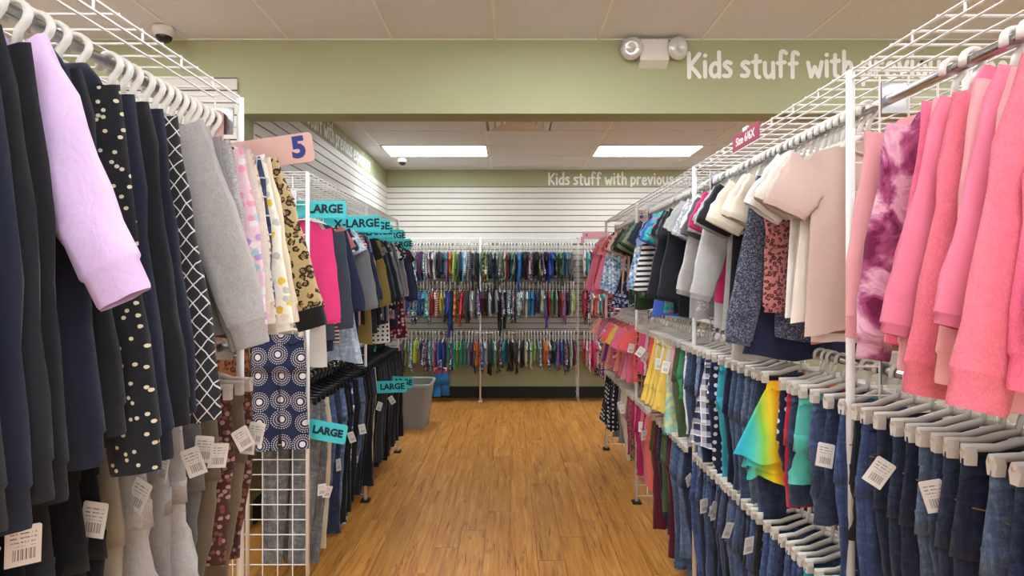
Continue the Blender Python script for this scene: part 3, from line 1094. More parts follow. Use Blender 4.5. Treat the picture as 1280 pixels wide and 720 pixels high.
def garment(spec, loc, rotz, rail, hang='white', lod=1, gsize=1.0, hidden=0):
    o = spec.opt
    rng = random.Random(int(abs(loc[0]) * 1000) * 7 + int(loc[1] * 1000) * 13 + int(loc[2] * 100))
    Y = (loc[1] if abs(rotz) < 0.8 else loc[0]) * 1.0
    mat = fabric(spec.pat, *spec.cols, sc=o.get('sc', 1.0))
    trim = fabric('plain', o['trim']) if 'trim' in o else mat
    name, cat = KINDS[spec.kind]
    r = obj(name, None, None, loc, (0, rng.uniform(-0.03, 0.03), rotz))
    k = spec.kind
    nu, nv = (28, 12) if lod == 1 else (14, 6)
    clip = k in CLIPPED
    sw = 1 if loc[0] < 0 else -1          # aisle side in local x for racks along y
    if not clip:
        w = o.get('w', 0.155) * gsize * (1.15 if lod == 2 else 1.0)
        L = o.get('L', {'dress': 0.66, 'romper': 0.40, 'pajamas': 0.36}.get(k, 0.5)) * gsize * rng.uniform(0.97, 1.04)
        room = {'LT': 0.565, 'RT': o.get('room', 0.60), 'XT': 0.83}.get(rail, 9)
        L = min(L, room - (0.055 if k in ('sweatshirt', 'hoodie') else 0))
        fl = o.get('flare', {'dress': 0.5, 'romper': 0.05, 'jacket': 0.12, 'blouse': 0.2}.get(k, 0.1))
        neck = o.get('neck', 0.05) * gsize
        dip = o.get('dip', 0.045 if k not in ('sweatshirt', 'top', 'hoodie') else 0.03) * gsize
        thick = o.get('thick', {'sweatshirt': 0.010, 'hoodie': 0.011, 'jacket': 0.011, 'cardigan': 0.009}.get(k, 0.0055))
        amp = o.get('amp', 0.0125)
        if lod == 1:
            obj('body', body_mesh(mat, w, L, fl, Y, nu, nv, dip, amp, thick, neck), r)
        else:
            obj('body', body_mesh(mat, w, L, fl, Y, nu, nv, dip, 0.005, 0.011, neck), r)
        if k in ('romper', 'pajamas') and lod == 2:
            ll = rng.uniform(0.04, 0.10) if k == 'romper' else rng.uniform(0.14, 0.22)
            for s in (-1, 1):
                me, rg = leg_mesh(mat, s * w * 0.45, s, -0.078 - L + 0.015, ll, w * 0.42, w * 0.33, Y, 0, 8, 4, 0.011)
                obj('leg', me, r)
        if lod == 1 and k not in ('jacket', 'cardigan'):
            obj('neckband', neck_band(trim, w, dip, neck), r)
        sl = o.get('sleeve', {'tee': 'short', 'dress': 'short', 'blouse': 'short', 'tank': None, 'romper': 'short', 'pajamas': 'long'}.get(k, 'long'))
        smat = fabric(*o['smat']) if 'smat' in o else mat
        if sl:
            for s in (-1, 1):
                if sl == 'short':
                    ln, a, r0, r1, th = o.get('sl', 0.13) * gsize, rng.uniform(0.5, 0.85), 0.075 * gsize, 0.068 * gsize, 0.012
                else:
                    ln, a, r0, r1, th = o.get('sl', 0.40) * gsize, o.get('ang', rng.uniform(0.28, 0.42)), 0.075 * gsize, 0.047 * gsize, (0.016 if thick > 0.008 else 0.0115)
                if lod == 2:
                    th = 0.010
                me, rg = sleeve_mesh(smat, w, s, ln, a, r0, r1, Y, None, 12 if lod == 1 else 8, 8 if lod == 1 else 4, o.get('bend', 0.35), th)
                so = obj('sleeve', me, r)
                if lod == 1 and sl == 'long' and k in ('sweatshirt', 'hoodie', 'jacket', 'cardigan', 'top'):
                    a2 = a * (1 - o.get('bend', 0.35))
                    cl = 0.055 * gsize if k != 'top' else 0.02
                    obj('cuff', ring_band(fabric('plain', o['cuff']) if 'cuff' in o else smat, rg, (s * math.sin(a2) * cl, 0, -math.cos(a2) * cl), 0.9), so)
                elif lod == 1 and sl == 'short' and loc[1] < 2.6:
                    a2 = a * (1 - o.get('bend', 0.35))
                    obj('cuff', ring_band(smat if 'cuff' not in o else fabric('plain', o['cuff']), rg, (s * math.sin(a2) * 0.018, 0, -math.cos(a2) * 0.018), 0.985), so)
        if k == 'hoodie' and lod == 1:
            tt = np.linspace(0, 2 * PI, 16, endpoint=False)
            R = []
            for i in range(7):
                v = i / 6
                rr = 0.075 * math.sin(PI * (0.18 + 0.72 * v))
                R.append(np.stack([rr * 1.15 * np.cos(tt), 0.018 + 0.016 * np.sin(tt), np.full(16, -0.065 - 0.17 * v) + 0.02 * np.abs(np.cos(tt))], 1))
            vv, f = loft(np.array(R), True, True)
            obj('hood', mesh('hood_cloth', vv, f, mat, True), r)
        if k in ('jacket', 'cardigan') and lod == 1:
            b = B()
            pts = []
            for q in range(8):
                v = 0.08 + 0.9 * q / 7
                x = 0.004
                t = 0.0075 + thick * min(1, v / 0.25) * (1 + 0.4 * v)
                pts.append((x, -t - 0.002 + amp * (0.04 + 1.2 * v) * float(fold(np.array(x), v, Y)), -0.12 * (1 - v) + (-0.078 - L) * v))
            b.tube(pts, 0.004, 5)
            obj('zipper', b.mesh('zip_line', CHROME if k == 'jacket' else trim, True), r)
        if k in ('sweatshirt', 'hoodie') and lod == 1:
            # ribbed hem band
            th_ = np.linspace(0, 2 * PI, 24, endpoint=False)
            R = []
            ww = w * (0.86 + fl * 0.8)
            for v, sc_ in ((0.0, 1.0), (0.25, 0.97), (1.0, 0.95)):
                x = ww * sc_ * np.sign(np.cos(th_)) * np.abs(np.cos(th_)) ** 0.85
                t = 0.0075 + thick * 1.4
                y = t * np.sin(th_) + amp * 1.24 * fold(x, 1.0, Y)
                R.append(np.stack([x, y, np.full(24, -0.078 - L + 0.005 - 0.05 * v)], 1))
            vv, f = loft(np.array(R))
            obj('hem_band', mesh('hem_rib', vv, f, trim, True), r)
    else:
        ct = -0.105                       # top of the waistband under the clips
        w0 = o.get('w', 0.125 if hang != 'small' else 0.085)
        if k in ('skirt', 'tutu'):
            L = o.get('L', 0.30)
            obj('waistband', skirt_mesh(trim, w0, w0 * 1.02, ct, 0.035, Y, 0.004, 24, 3, 9, 0.01), r)
            w1 = o.get('w1', w0 * 1.5)
            if k == 'tutu':
                for q in range(3):
                    obj('tulle_layer', skirt_mesh(mat, w0 * (1.0 + 0.03 * q), w1 * (0.85 + 0.1 * q), ct - 0.03, L * (1 - 0.12 * q), Y + q, 0.02, 40, 8, 7, 0.04 + 0.01 * q), r)
            else:
                obj('skirt_body', skirt_mesh(mat, w0, w1, ct - 0.03, L, Y, 0.014), r)
                if 'tiers' in o:
                    for q in (0.45, 0.75):
                        ww = w0 + (w1 - w0) * q
                        obj('ruffle', skirt_mesh(mat, ww * 1.02, ww * 1.15, ct - 0.03 - L * q, L * 0.3, Y, 0.02, 32, 4, 11, 0.035), r)
        else:
            L = o.get('L', {'shorts': 0.27}.get(k, 0.56)) * rng.uniform(0.96, 1.05)
            rise = min(0.17, L * 0.62) if k == 'shorts' else 0.19
            w1 = w0 * 1.14
            th = o.get('th', 0.0145)
            wb_ = B()
            obj('waistband', skirt_mesh(trim, w0, w0 * 1.01, ct, 0.036, Y, 0.0, 24, 3, 5, 0.004), r)
            obj('hip', hip_mesh(mat, w0, w1, ct - 0.03, ct - rise, Y, 20 if lod == 1 else 12, 5 if lod == 1 else 3, th), r)
            for s in (-1, 1):
                bend = (o.get('legbend', 0.0) + rng.uniform(-0.02, 0.035)) * sw * (1.0 if s == sw else 0.8)
                r0 = w1 * 0.51
                r1 = o.get('hemw', 0.62 if k != 'shorts' else 0.98) * r0
                me, rg = leg_mesh(mat, s * w1 * 0.475, s, ct - rise + 0.05, L - rise + 0.05, r0, r1, Y, bend, 12 if lod == 1 else 8, 10 if lod == 1 else 4, th, -s * 0.012)
                lg = obj('leg', me, r)
                if lod == 1 and o.get('cuffed') is not None:
                    obj('cuff', ring_band(fabric(spec.pat, o['cuffed']), rg * 1.0, (bend * 0.3, 0, -0.05), 0.97), lg)
            if k == 'jeans' and lod == 1 and loc[1] < 2.6:
                st = plain('tan_stitching', '9c7a4e', 0.8)
                b = B()
                x = sw * w1 * 0.93
                zt = ct - 0.035
                for s in (-1, 1):
                    pk = [(s * w0 * 0.95, -0.012 - th, zt - 0.05), (s * w0 * 0.7, -0.012 - th, zt - 0.055), (s * w0 * 0.5, -0.012 - th, zt - 0.03), (s * w0 * 0.46, -0.010 - th, zt)]
                    b = B().tube(pk, 0.0016, 4)
                    obj('pocket_seam', b.mesh('pocket_seam_line', st), r)
                obj('fly_seam', B().tube([(0.012, -0.013 - th, zt), (0.012, -0.016 - th, zt - 0.07), (0.0, -0.016 - th, zt - 0.1)], 0.0015, 4).mesh('fly_seam_line', st), r)
    if o.get('tag') and (rng.random() < 0.62 or rail in ('LB', 'XB')):
        price_tag(r, sw * (w0 + rng.uniform(0.012, 0.03)) if clip else sw * 0.1, -0.02, (-0.15 if clip else -0.35) - rng.uniform(0, 0.06) - o.get('tagdrop', 0.0), -sw * rng.uniform(-0.5, 0.75), rng.uniform(-0.7, 0.7))
    r['category'] = cat
    # hanger: its own thing, hooked over the rail
    hy = 0.0
    if clip:
        h = obj('clip_hanger', H_CLIP[hang], None, (loc[0], loc[1], loc[2]), (0, 0, rotz))
        for s in (-1, 1):
            c = obj('clip', CLIPM[hang], h, (s * CLIP_W[hang], 0, -0.078))
    else:
        h = obj('baby_hanger' if hang == 'small' else 'shirt_hanger', H_TOP[hang], None, (loc[0], loc[1], loc[2]), (0, 0, rotz))
    h['category'] = 'hanger'
    ALL.append((r, h, spec, rail, hang))
    return r


# rails: key -> (phrase, group)
RAIL = {
    'RT': ("on the long rack's top rail", 'girls tops on the long rack'),
    'RM': ("on the long rack's middle rail", 'girls clothes on the middle rail'),
    'RB': ("on the long rack's bottom rail", 'girls pants on the bottom rail'),
    'LT': ("on the size 5 rack's upper rail", 'tops on the size 5 rack'),
    'LB': ("on the size 5 rack's lower rail", 'pants on the size 5 rack'),
    'XT': ("on the turquoise-signed rack's upper rail", 'tops on the turquoise-signed rack'),
    'XB': ("on the turquoise-signed rack's lower rail", 'pants on the turquoise-signed rack'),
    'XE': ("on the turquoise-signed rack's end grid", 'clothes on the end grid'),
    'W0': ("on the wall rack's top rail", 'babywear on the wall rack top rail'),
    'W1': ("on the wall rack's middle rail", 'babywear on the wall rack middle rail'),
    'W2': ("on the wall rack's bottom rail", 'babywear on the wall rack bottom rail'),
    'P0': ("on the pink babywear rack's top rail", 'babywear on the pink rack'),
    'P1': ("on the pink babywear rack's middle rail", 'babywear on the pink rack'),
    'P2': ("on the pink babywear rack's bottom rail", 'babywear on the pink rack'),
}


ENDS = {'R': (1.51, 2.79, 4.07), 'L': (0.51,), 'X': (4.1,)}


def run(rail, x, z, y0, y1, pitch, fixed, zones, hang='white', yaw=0.12, gaps=()):
    """hang garments along a rail: fixed = [(y, spec)], the gaps are filled from zones = [(y_end, [specs])]"""
    for e in ENDS[rail[0]]:
        fixed = [(e + math.copysign(0.035, y - e) if abs(y - e) < 0.035 else y, sp) for y, sp in fixed]
    fixed = sorted(fixed, key=lambda p: p[0])
    rng = random.Random(hash(rail) % 1 + int(y0 * 100) + len(fixed))
    ys = [p[0] for p in fixed]
    seq = list(fixed)
    y = y0
    last = None
    while y <= y1:
        if all(abs(y - q) > pitch * 0.75 for q in ys) and all(abs(y - q) > 0.033 for q in ENDS[rail[0]]) and not any(a < y < b for a, b in gaps):
            pool = next((s for e, s in zones if y < e), zones[-1][1])
            c = rng.choice(pool)
            if c is last and len(pool) > 1:
                c = rng.choice([p for p in pool if p is not last])
            last = c
            seq.append((y, c))
        y += pitch * rng.uniform(0.9, 1.1)
    for y, sp in sorted(seq, key=lambda p: p[0]):
        garment(sp, (x, y, z), yaw * (1.1 * math.sin(y * 9.0 + z * 5) + 0.6 * math.sin(y * 23 + z * 3)) + rng.uniform(-0.3, 0.3) * yaw, rail, hang, 1, rng.uniform(0.93, 1.07) if sp.kind not in CLIPPED else 1.0)


# ---- long rack, top rail (from the camera end to the far end)
pink_l = S('light pink', 'sweatshirt', 'plain', 'e0a0a2', L=0.5, sl=0.44, ang=0.22)
tie = S('magenta tie-dye', 'sweatshirt', 'tiedye', '6e1f47', 'a8557f', 'e0b3c4', 'cf93ab', amp=0.022, L=0.55, sl=0.47, ang=0.26)
hotp = S('bright pink', 'hoodie', 'heather', 'e8708f', L=0.48, sl=0.42, ang=0.26)
rose = S('rose pink', 'top', 'plain', 'd9788f', L=0.5)
coral = S('coral pink', 'tee', 'plain', 'e38c8c', L=0.48)
magen = S('hot magenta', 'top', 'plain', 'dc4a84', L=0.5)
beige = S('plain beige', 'tee', 'plain', 'cdb8aa', L=0.55, w=0.165, amp=0.026)
cream = S('cream', 'tee', 'plain', 'd8ccb8')
cream2 = S('ivory ruffled', 'blouse', 'plain', 'e2d9cb')
oat = S('oatmeal', 'tee', 'heather', 'c8bca9')
navyk = S('navy speckled knit', 'top', 'sequin', '2d3247', '8d94a6', L=0.58, sl=0.52, ang=0.3, sc=1.0)
strp = S('black and white striped', 'tee', 'stripes', 'e6e3de', '26252b', sc=0.8)
strpl = S('black and white striped', 'top', 'stripes', 'e6e3de', '26252b', sc=1.0, L=0.5)
strps = S('small black and white striped', 'tee', 'stripes', 'e6e3de', '26252b', sc=0.7, w=0.14, L=0.46)
pleo = S('pink leopard', 'top', 'leopard', 'b57470', '3b2326', '8c4a4f', L=0.5, ang=0.08, w=0.145, sc=0.6)
white = S('white', 'tee', 'plain', 'e4e1dc')
grey = S('heather grey', 'tee', 'heather', '9a9a98', L=0.57)
greyd = S('charcoal grey', 'tee', 'heather', '55575a')
greyl = S('pale grey', 'top', 'heather', 'b0afac', L=0.58)
greyr = S('grey ruffle-shouldered', 'blouse', 'heather', 'a3a3a1', L=0.58)
spark = S('silver sequinned', 'tee', 'sequin', '8f9095', 'e8e8ee')
black = S('black', 'tee', 'plain', '1b1c22', L=0.56)
blackt = S('black', 'top', 'plain', '191b20', L=0.52)
fuch = S('fuchsia', 'tee', 'plain', 'b62c62')
navyt = S('navy', 'tee', 'plain', '23283d')
blue = S('cornflower blue', 'tee', 'plain', '6f93cc')
blued = S('royal blue', 'dress', 'plain', '3c5fae', L=0.6)
teal = S('turquoise printed', 'tee', 'floral', '27a7a4', '1c6f8f', 'd25a7d', '63c8c0')
tealp = S('aqua and pink edged', 'dress', 'floral', '39b0aa', 'e0688a', '2a8f9c', L=0.58)
denb = S('pale denim', 'blouse', 'denim', '8ba9cf')
mint = S('mint green', 'tee', 'plain', '86b79a')
green = S('kelly green', 'tee', 'plain', '3f7d5a')
sage = S('sage', 'tee', 'plain', '7f8a72')
dgreen = S('dark green', 'tee', 'plain', '2c3a2c', L=0.56)
olive = S('olive', 'tee', 'plain', '4a523a')
redc = S('coral red', 'tee', 'plain', 'd0504e')
red = S('red', 'top', 'plain', 'b52f38')
peach = S('peach', 'tee', 'plain', 'd9a98d')
navyf = S('navy floral', 'dress', 'floral', '232b45', 'b8c4d6', '7f93b8', L=0.58)
lblue = S('pale blue printed', 'top', 'print', '9fb8cf', 'e0e6ea', '5e82ab')
navlace = S('navy lace', 'dress', 'plain', '20233d', L=0.64, flare=0.75, sleeve=None, room=0.67)
greydr = S('light grey', 'dress', 'heather', 'a8a39a', L=0.66, flare=0.5, sleeve=None, room=0.67)
bandb = S('cream banded', 'dress', 'stripes', 'd8cabb', 'a96a5e', sc=1.6, L=0.60, flare=0.0, w=0.15, sleeve=None)

salm = S('salmon pink', 'hoodie', 'heather', 'd9707f', L=0.5, sl=0.45, ang=0.3)
run('RT', R_X, RT_Z, 0.45, 5.28, 0.034, [
    (0.70, magen), (0.80, hotp), (0.90, pink_l), (1.02, salm), (1.135, hotp), (1.235, tie), (1.29, pink_l),
    (1.60, beige), (1.64, bandb), (1.68, cream2), (1.72, oat), (1.755, white), (1.79, strps), (1.825, pleo), (1.865, navyk), (1.905, navlace), (1.95, cream), (1.99, cream2), (2.03, greydr), (2.08, cream), (2.12, strp),
    (2.16, black), (2.24, greyr), (2.30, grey), (2.36, fuch), (2.42, greyr), (2.50, greyl), (2.58, spark), (2.66, grey),
    (2.86, black), (2.93, blackt), (3.0, black), (3.06, tealp), (3.12, teal), (3.2, blued), (3.28, blue), (3.36, strpl), (3.44, denb), (3.52, navyt),
    (3.6, mint), (3.68, green), (3.78, sage), (3.9, dgreen), (4.0, olive), (4.15, dgreen), (4.3, peach), (4.42, navyf), (4.55, lblue), (4.7, redc), (4.85, red), (5.0, redc)],
    [(1.45, [pink_l, hotp, rose, magen, salm]), (2.12, [cream, cream2, oat, white, beige]), (2.72, [grey, greyd, greyl, white, greyr]),
     (3.1, [black, greyd, blackt]), (3.55, [blue, lblue, navyt, denb, teal]), (4.2, [mint, green, sage, olive, dgreen]), (4.6, [peach, navyf, coral, lblue]), (9, [redc, red, coral, rose])], gaps=((1.14, 1.585),))

# ---- long rack, middle rail
dj = S('tagged dark denim', 'jeans', 'denim', '243556', tag=1)
dj0 = S('dark denim', 'jeans', 'denim', '22314f')
mj = S('mid blue denim', 'jeans', 'denim', '39557f')
mjt = S('tagged blue denim', 'jeans', 'denim', '3b5884', tag=1)
lj = S('light blue denim', 'jeans', 'denim', '6d8db5', L=0.58, th=0.022)
gj = S('grey-blue denim', 'jeans', 'denim', '56677e')
ink = S('ink blue denim', 'jeans', 'denim', '1a2540')
stl = S('steel blue denim', 'jeans', 'denim', '4a6487')
cob = S('cobalt denim', 'jeans', 'denim', '2d4c8c', tag=1)
bj = S('black denim', 'jeans', 'denim', '1c1d22')
nvp = S('navy', 'pants', 'plain', '1e2440')
nvd = S('navy polka-dot', 'pants', 'dots', '1e2442', 'd9dbe0', L=0.5)
nvds = S('navy polka-dot', 'shorts', 'dots', '20243c', 'd9dbe0', tag=1)
djs = S('dark denim', 'shorts', 'denim', '2a3c60', L=0.3, tag=1, cuffed='2f4468')
mjs = S('rolled blue denim', 'shorts', 'denim', '3a5580', L=0.3, tag=1, cuffed='4d6a96')
bls = S('black', 'shorts', 'plain', '26282c', L=0.32)
mints = S('mint', 'shorts', 'plain', '54b3a4')
redsh = S('red', 'shorts', 'plain', 'b0263c', L=0.36)
tutu = S('rainbow', 'tutu', 'rainbow', '2fb4c9', '3cc0b8', '7fc241', 'f2d21f', 'f7a31c', 'ef5a24', L=0.3, w=0.11, w1=0.21)
tealp_ = S('teal', 'pants', 'plain', '37a3b5')
plaidr = S('navy plaid ruffled', 'skirt', 'plaid', '2a2f4c', 'cfd2da', 'e2e2e6', L=0.34, tiers=1)
bstr = S('blue and white striped', 'shorts', 'pinstripe', 'e3e6ea', '32497c', L=0.42)
olp = S('olive green', 'pants', 'plain', '4b5a3d')
grnp = S('green', 'shorts', 'plain', '3f9265')
tdy = S('yellow and aqua tie-dye', 'skirt', 'tiedye', 'e8e070', 'e6e4a0', '7fcfd6', 'dcd860', L=0.46, w1=0.165)
yelr = S('pale yellow ruffled', 'skirt', 'plain', 'e8c65a', L=0.34, tiers=1)
mus = S('mustard yellow', 'skirt', 'plain', 'd8ac1f', L=0.36, w1=0.2)
cors = S('coral', 'shorts', 'plain', 'e8604f', tag=1)
pnks = S('hot pink', 'shorts', 'plain', 'e0547e')
ltp = S('pale pink', 'shorts', 'plain', 'e5b0b8', tag=1)
cams = S('brown plaid', 'shorts', 'plaid', '4b2b2a', '8c5a52', 'c9a69a', L=0.4)
bluep = S('blue', 'pants', 'plain', '3f62a5')
whts = S('white', 'shorts', 'plain', 'dcdcdc', tag=1)
t_cor = S('coral', 'tee', 'plain', 'e0605c', L=0.40)
t_pnk = S('bubblegum pink', 'tee', 'plain', 'd96a86', L=0.40)
t_ros = S('dusty rose', 'dress', 'plain', 'c97886', L=0.42)
t_yel = S('golden yellow', 'tee', 'plain', 'd8b04a', L=0.40)
t_red = S('red', 'tee', 'plain', 'c23a3f', L=0.40)
t_mau = S('mauve', 'tee', 'plain', 'b06a86', L=0.40)
t_pch = S('peach', 'dress', 'plain', 'dd9b88', L=0.42)
t_pur = S('purple', 'dress', 'plain', '8a3f8c', L=0.42)
t_flo = S('pink floral', 'dress', 'floral', 'cf6f85', 'f0c8c8', 'b43a5c', L=0.42)
t_kha = S('faded rose', 'tee', 'heather', 'b98a80', L=0.40)
run('RM', R_X, RM_Z, 0.75, 5.26, 0.042, [
    (1.30, dj), (1.36, dj0), (1.42, S('blue denim', 'jeans', 'denim', '2f4a80', L=0.62, tag=1)), (1.48, bls), (1.54, S('blue denim', 'jeans', 'denim', '31508a', L=0.6, tag=1)), (1.60, djs), (1.66, mjs), (1.72, mints), (1.77, djs), (1.80, redsh), (1.84, nvds),
    (1.97, tutu), (2.14, gj), (2.2, mj), (2.27, mj), (2.34, nvp), (2.40, tealp_), (2.47, nvd), (2.54, plaidr), (2.6, nvp), (2.67, lj), (2.74, dj0), (2.81, mjt), (2.88, bstr), (2.95, grnp),
    (3.02, olp), (3.14, tdy), (3.3, yelr), (3.42, mus), (3.54, cors), (3.62, cams), (3.7, ltp), (3.78, pnks), (3.88, cors),
    (4.1, t_pnk), (4.18, t_ros), (4.26, t_cor), (4.35, t_yel), (4.44, t_cor), (4.55, t_yel), (4.65, t_flo), (4.75, t_ros), (4.88, t_pch), (5.0, t_mau), (5.1, t_pur), (5.2, t_kha)],
    [(2.0, [dj, dj0, mj, djs, ink, cob, stl]), (2.5, [mj, gj, dj0, nvp, mjt, ink, stl]), (3.05, [mj, lj, olp, bluep, whts, bstr]), (3.5, [yelr, mus, ltp, whts]),
     (4.0, [pnks, cors, ltp, cams]), (9, [t_cor, t_pnk, t_ros, t_kha, t_mau, t_pch])], gaps=((1.86, 1.965),))

# ---- long rack, bottom rail
wj = S('washed blue denim', 'jeans', 'denim', '34507e', tag=1)
ind = S('indigo denim', 'jeans', 'denim', '1d2a4c')
indt = S('tagged indigo denim', 'jeans', 'denim', '202e52', tag=1)
bjt = S('black denim', 'jeans', 'denim', '1e2026', tag=1)
tealw = S('teal-waisted blue', 'jeans', 'denim', '2f5074', trim='2f9aa0')
mar = S('maroon', 'pants', 'plain', '571822', L=0.66)
olc = S('olive cargo', 'pants', 'plain', '4d5637', L=0.48)
cor2 = S('coral', 'pants', 'plain', 'e0705f', L=0.46, tag=1)
mag2 = S('magenta', 'pants', 'plain', 'a8265c', L=0.46)
pnk2 = S('pink', 'pants', 'plain', 'd07a92', L=0.46)
bleo = S('brown leopard', 'pants', 'leopard', '8d6a55', '2f211b', L=0.46)
cord = S('cream corduroy', 'pants', 'pinstripe', 'd3c8ae', 'bfb293', L=0.5, sc=0.35, tag=1)
blk2 = S('black', 'pants', 'plain', '18181c', L=0.46)
bdot = S('black dotted', 'skirt', 'dots', '17171b', 'c9c7c4', L=0.36)
gry2 = S('grey', 'pants', 'heather', '7d7c7b', L=0.46)
ljl = S('long blue denim', 'jeans', 'denim', '425f88', L=0.70)
run('RB', R_X, RB_Z, 0.95, 5.28, 0.045, [
    (1.7, tealw), (2.95, ljl), (3.05, ljl), (3.15, mar), (3.3, olc), (3.42, mar), (3.52, olc), (3.62, cor2), (3.75, mag2), (3.85, pnk2), (3.95, mag2),
    (4.2, bleo), (4.35, cord), (4.5, cord), (4.62, gry2), (4.75, bdot), (4.9, blk2), (5.05, bdot), (5.2, blk2)],
    [(1.8, [ind, mj, wj, bjt, ink, cob]), (2.9, [ind, wj, indt, bjt, mj, dj0, ink, stl, cob]), (3.25, [mj, ind, wj, stl]), (3.6, [olc, ind]), (4.05, [mag2, pnk2, cor2]), (4.3, [bleo, mag2]), (4.6, [cord, bleo]), (9, [blk2, gry2, bdot])])

# ---- size 5 rack, upper rail
lav = S('lavender', 'sweatshirt', 'plain', 'cfb3da', sl=0.35, ang=0.50, bend=0.15)
blk = S('black', 'jacket', 'plain', '1a1b20', L=0.55, sl=0.56, ang=0.2)
blkstar = S('black star-print', 'jacket', 'stars', '1b1c21', 'cfc6a8', L=0.55, sl=0.55, ang=0.22)
nvblk = S('blue-black', 'hoodie', 'plain', '1d2130', L=0.53, sl=0.56, ang=0.2)
cross = S('black and white lattice', 'cardigan', 'diamond', '26262a', 'c9c7c4', L=0.55, sl=0.60, ang=0.24, sc=0.78)
gm = S('grey marl', 'sweatshirt', 'heather', 'a5a39f', L=0.5, sl=0.44, ang=0.42)
bkc = S('off-black', 'cardigan', 'heather', '2a2b2f', L=0.54, sl=0.5, ang=0.15)
gry5 = S('pale grey', 'top', 'heather', 'b5b3b0', L=0.5, sl=0.36, ang=0.25)
gm2 = S('mid grey', 'top', 'heather', '8e8d8d', L=0.5, sl=0.4, ang=0.28)
gm3 = S('grey beaded', 'top', 'sequin', 'a3a19e', 'c6c4c0', L=0.52, sl=0.3, ang=0.25)
dgr = S('dark grey', 'dress', 'heather', '4b4d4f', L=0.56, flare=0.6, sleeve=None)
uni = S('pastel unicorn-print', 'top', 'floral', 'e2c4cc', '9fc4cc', 'b292c8', 'e89ab4', 'e6dcdc', L=0.54, sl=0.44, ang=0.26, sc=0.8)
oatl = S('oatmeal', 'cardigan', 'heather', 'cdc2b4', L=0.5, sl=0.36, ang=0.3)
flc = S('cream floral', 'top', 'floral', 'ddd0bb', 'a8866f', 'c7a291', L=0.5, sc=0.4)
plaidn = S('navy plaid', 'top', 'plaid', '1f2740', '3f4a6c', 'b7bcc9', L=0.5, ang=0.22)
yelf = S('white yellow-flowered', 'top', 'floral', 'e6e0d0', 'e0bb3a', 'd8d2c2', 'b9b9b2', L=0.54, sl=0.46, ang=0.26, sc=0.9)
crm = S('cream knit', 'sweatshirt', 'plain', 'd6c7ac', L=0.5, sl=0.40, ang=0.3)
leo = S('leopard fleece', 'jacket', 'leopard', 'b59f73', '2d2419', '7d663f', L=0.44, sl=0.42, ang=0.40, cuff='1a1a1d', trim='1a1a1d')
nvl = S('navy', 'sweatshirt', 'plain', '1d2336', L=0.46, sl=0.4, ang=0.30)
run('LT', L1_X, L1_Z, 0.45, 1.70, 0.034, [
    (0.55, blk), (0.62, nvblk), (0.68, blk), (0.78, blk), (0.85, lav), (0.89, nvblk), (0.92, blk), (0.97, blkstar), (1.02, nvblk), (1.07, blk), (1.11, nvblk), (1.165, cross), (1.26, gm), (1.33, gm2), (1.375, gm3), (1.415, dgr), (1.45, uni), (1.485, oatl), (1.52, flc),
    (1.555, plaidn), (1.585, yelf), (1.62, crm), (1.65, leo), (1.69, nvl)],
    [(1.13, [blk, nvblk, bkc]), (1.3, [gm, gm2, gry5]), (9, [oatl, crm])], yaw=0.05, gaps=((1.13, 1.25),))

# ---- size 5 rack, lower rail
bkp = S('black', 'sweatpants', 'plain', '121316', L=0.62, th=0.024)
bkp3 = S('jet black', 'pants', 'plain', '0f1013', L=0.6, tag=1)
bkp4 = S('washed black', 'sweatpants', 'heather', '26272b', L=0.6, th=0.024)
bkp2 = S('inky black', 'pants', 'plain', '15161b', L=0.58, tag=1)
rib = S('pale grey ribbed-cuff', 'sweatpants', 'heather', 'a9a6a1', L=0.36, th=0.028, legbend=0.05, cuffed='b3b0aa', tag=1, hemw=0.8)
gsw = S('mottled grey', 'sweatpants', 'heather', '8b8582', L=0.82, th=0.03, legbend=0.20, tag=1)
gpn = S('mid grey', 'pants', 'heather', '6d6b6a', L=0.5, tag=1)
brn = S('taupe', 'pants', 'plain', '6e6250', L=0.48, tag=1)
flop = S('brown floral', 'pants', 'floral', '4a2f26', 'a8837a', '7d4a3a', L=0.46, tag=1, sc=0.5)
kha = S('khaki', 'pants', 'plain', '8d8471', L=0.66, legbend=0.12)
run('LB', L1_X + 0.01, L1B_Z, 0.45, 1.68, 0.068, [
    (0.74, bkp), (0.80, bkp2), (0.86, bkp3), (0.92, bkp4), (0.98, bkp), (1.04, bkp3), (1.10, kha), (1.17, rib), (1.24, gsw), (1.31, rib), (1.38, gpn), (1.45, brn), (1.52, flop), (1.59, brn), (1.65, flop)],
    [(1.1, [bkp, bkp2, gpn]), (9, [gpn, brn])], yaw=0.06)

# ---- turquoise-signed rack, upper rail
xp = S('hot pink', 'top', 'plain', 'd93a78', L=0.60, sl=0.50, ang=0.24, w=0.18)
xsl = S('slate', 'top', 'plain', '3f4652', L=0.66, sl=0.5, ang=0.18, w=0.18)
xwh = S('off-white', 'dress', 'plain', 'cfc9bd', L=0.82, w=0.17, flare=0.2, sleeve=None)
xru = S('rust pink', 'tee', 'plain', 'b06a64', L=0.58, w=0.18)
xst = S('brown and white striped', 'top', 'stripes', 'e0d6cc', '5b342e', L=0.7, w=0.17, sc=0.7, ang=0.14)
xnd = S('navy dotted', 'blouse', 'dots', '262b44', 'd5d6da', L=0.6, w=0.17)
xrs = S('red striped', 'tee', 'stripes', 'd6b9b4', 'a8434a', L=0.6, w=0.18, sc=0.6)
xbl = S('pale blue peplum', 'blouse', 'denim', 'a3b9d6', L=0.80, w=0.18, flare=0.75, sleeve='short')
xbl2 = S('mid blue', 'tee', 'plain', '5b7099', L=0.6, w=0.18)
xgr = S('grey', 'top', 'heather', '6f7173', L=0.66, w=0.18)
xbk = S('black', 'tee', 'plain', '191b1f', L=0.62, w=0.18)
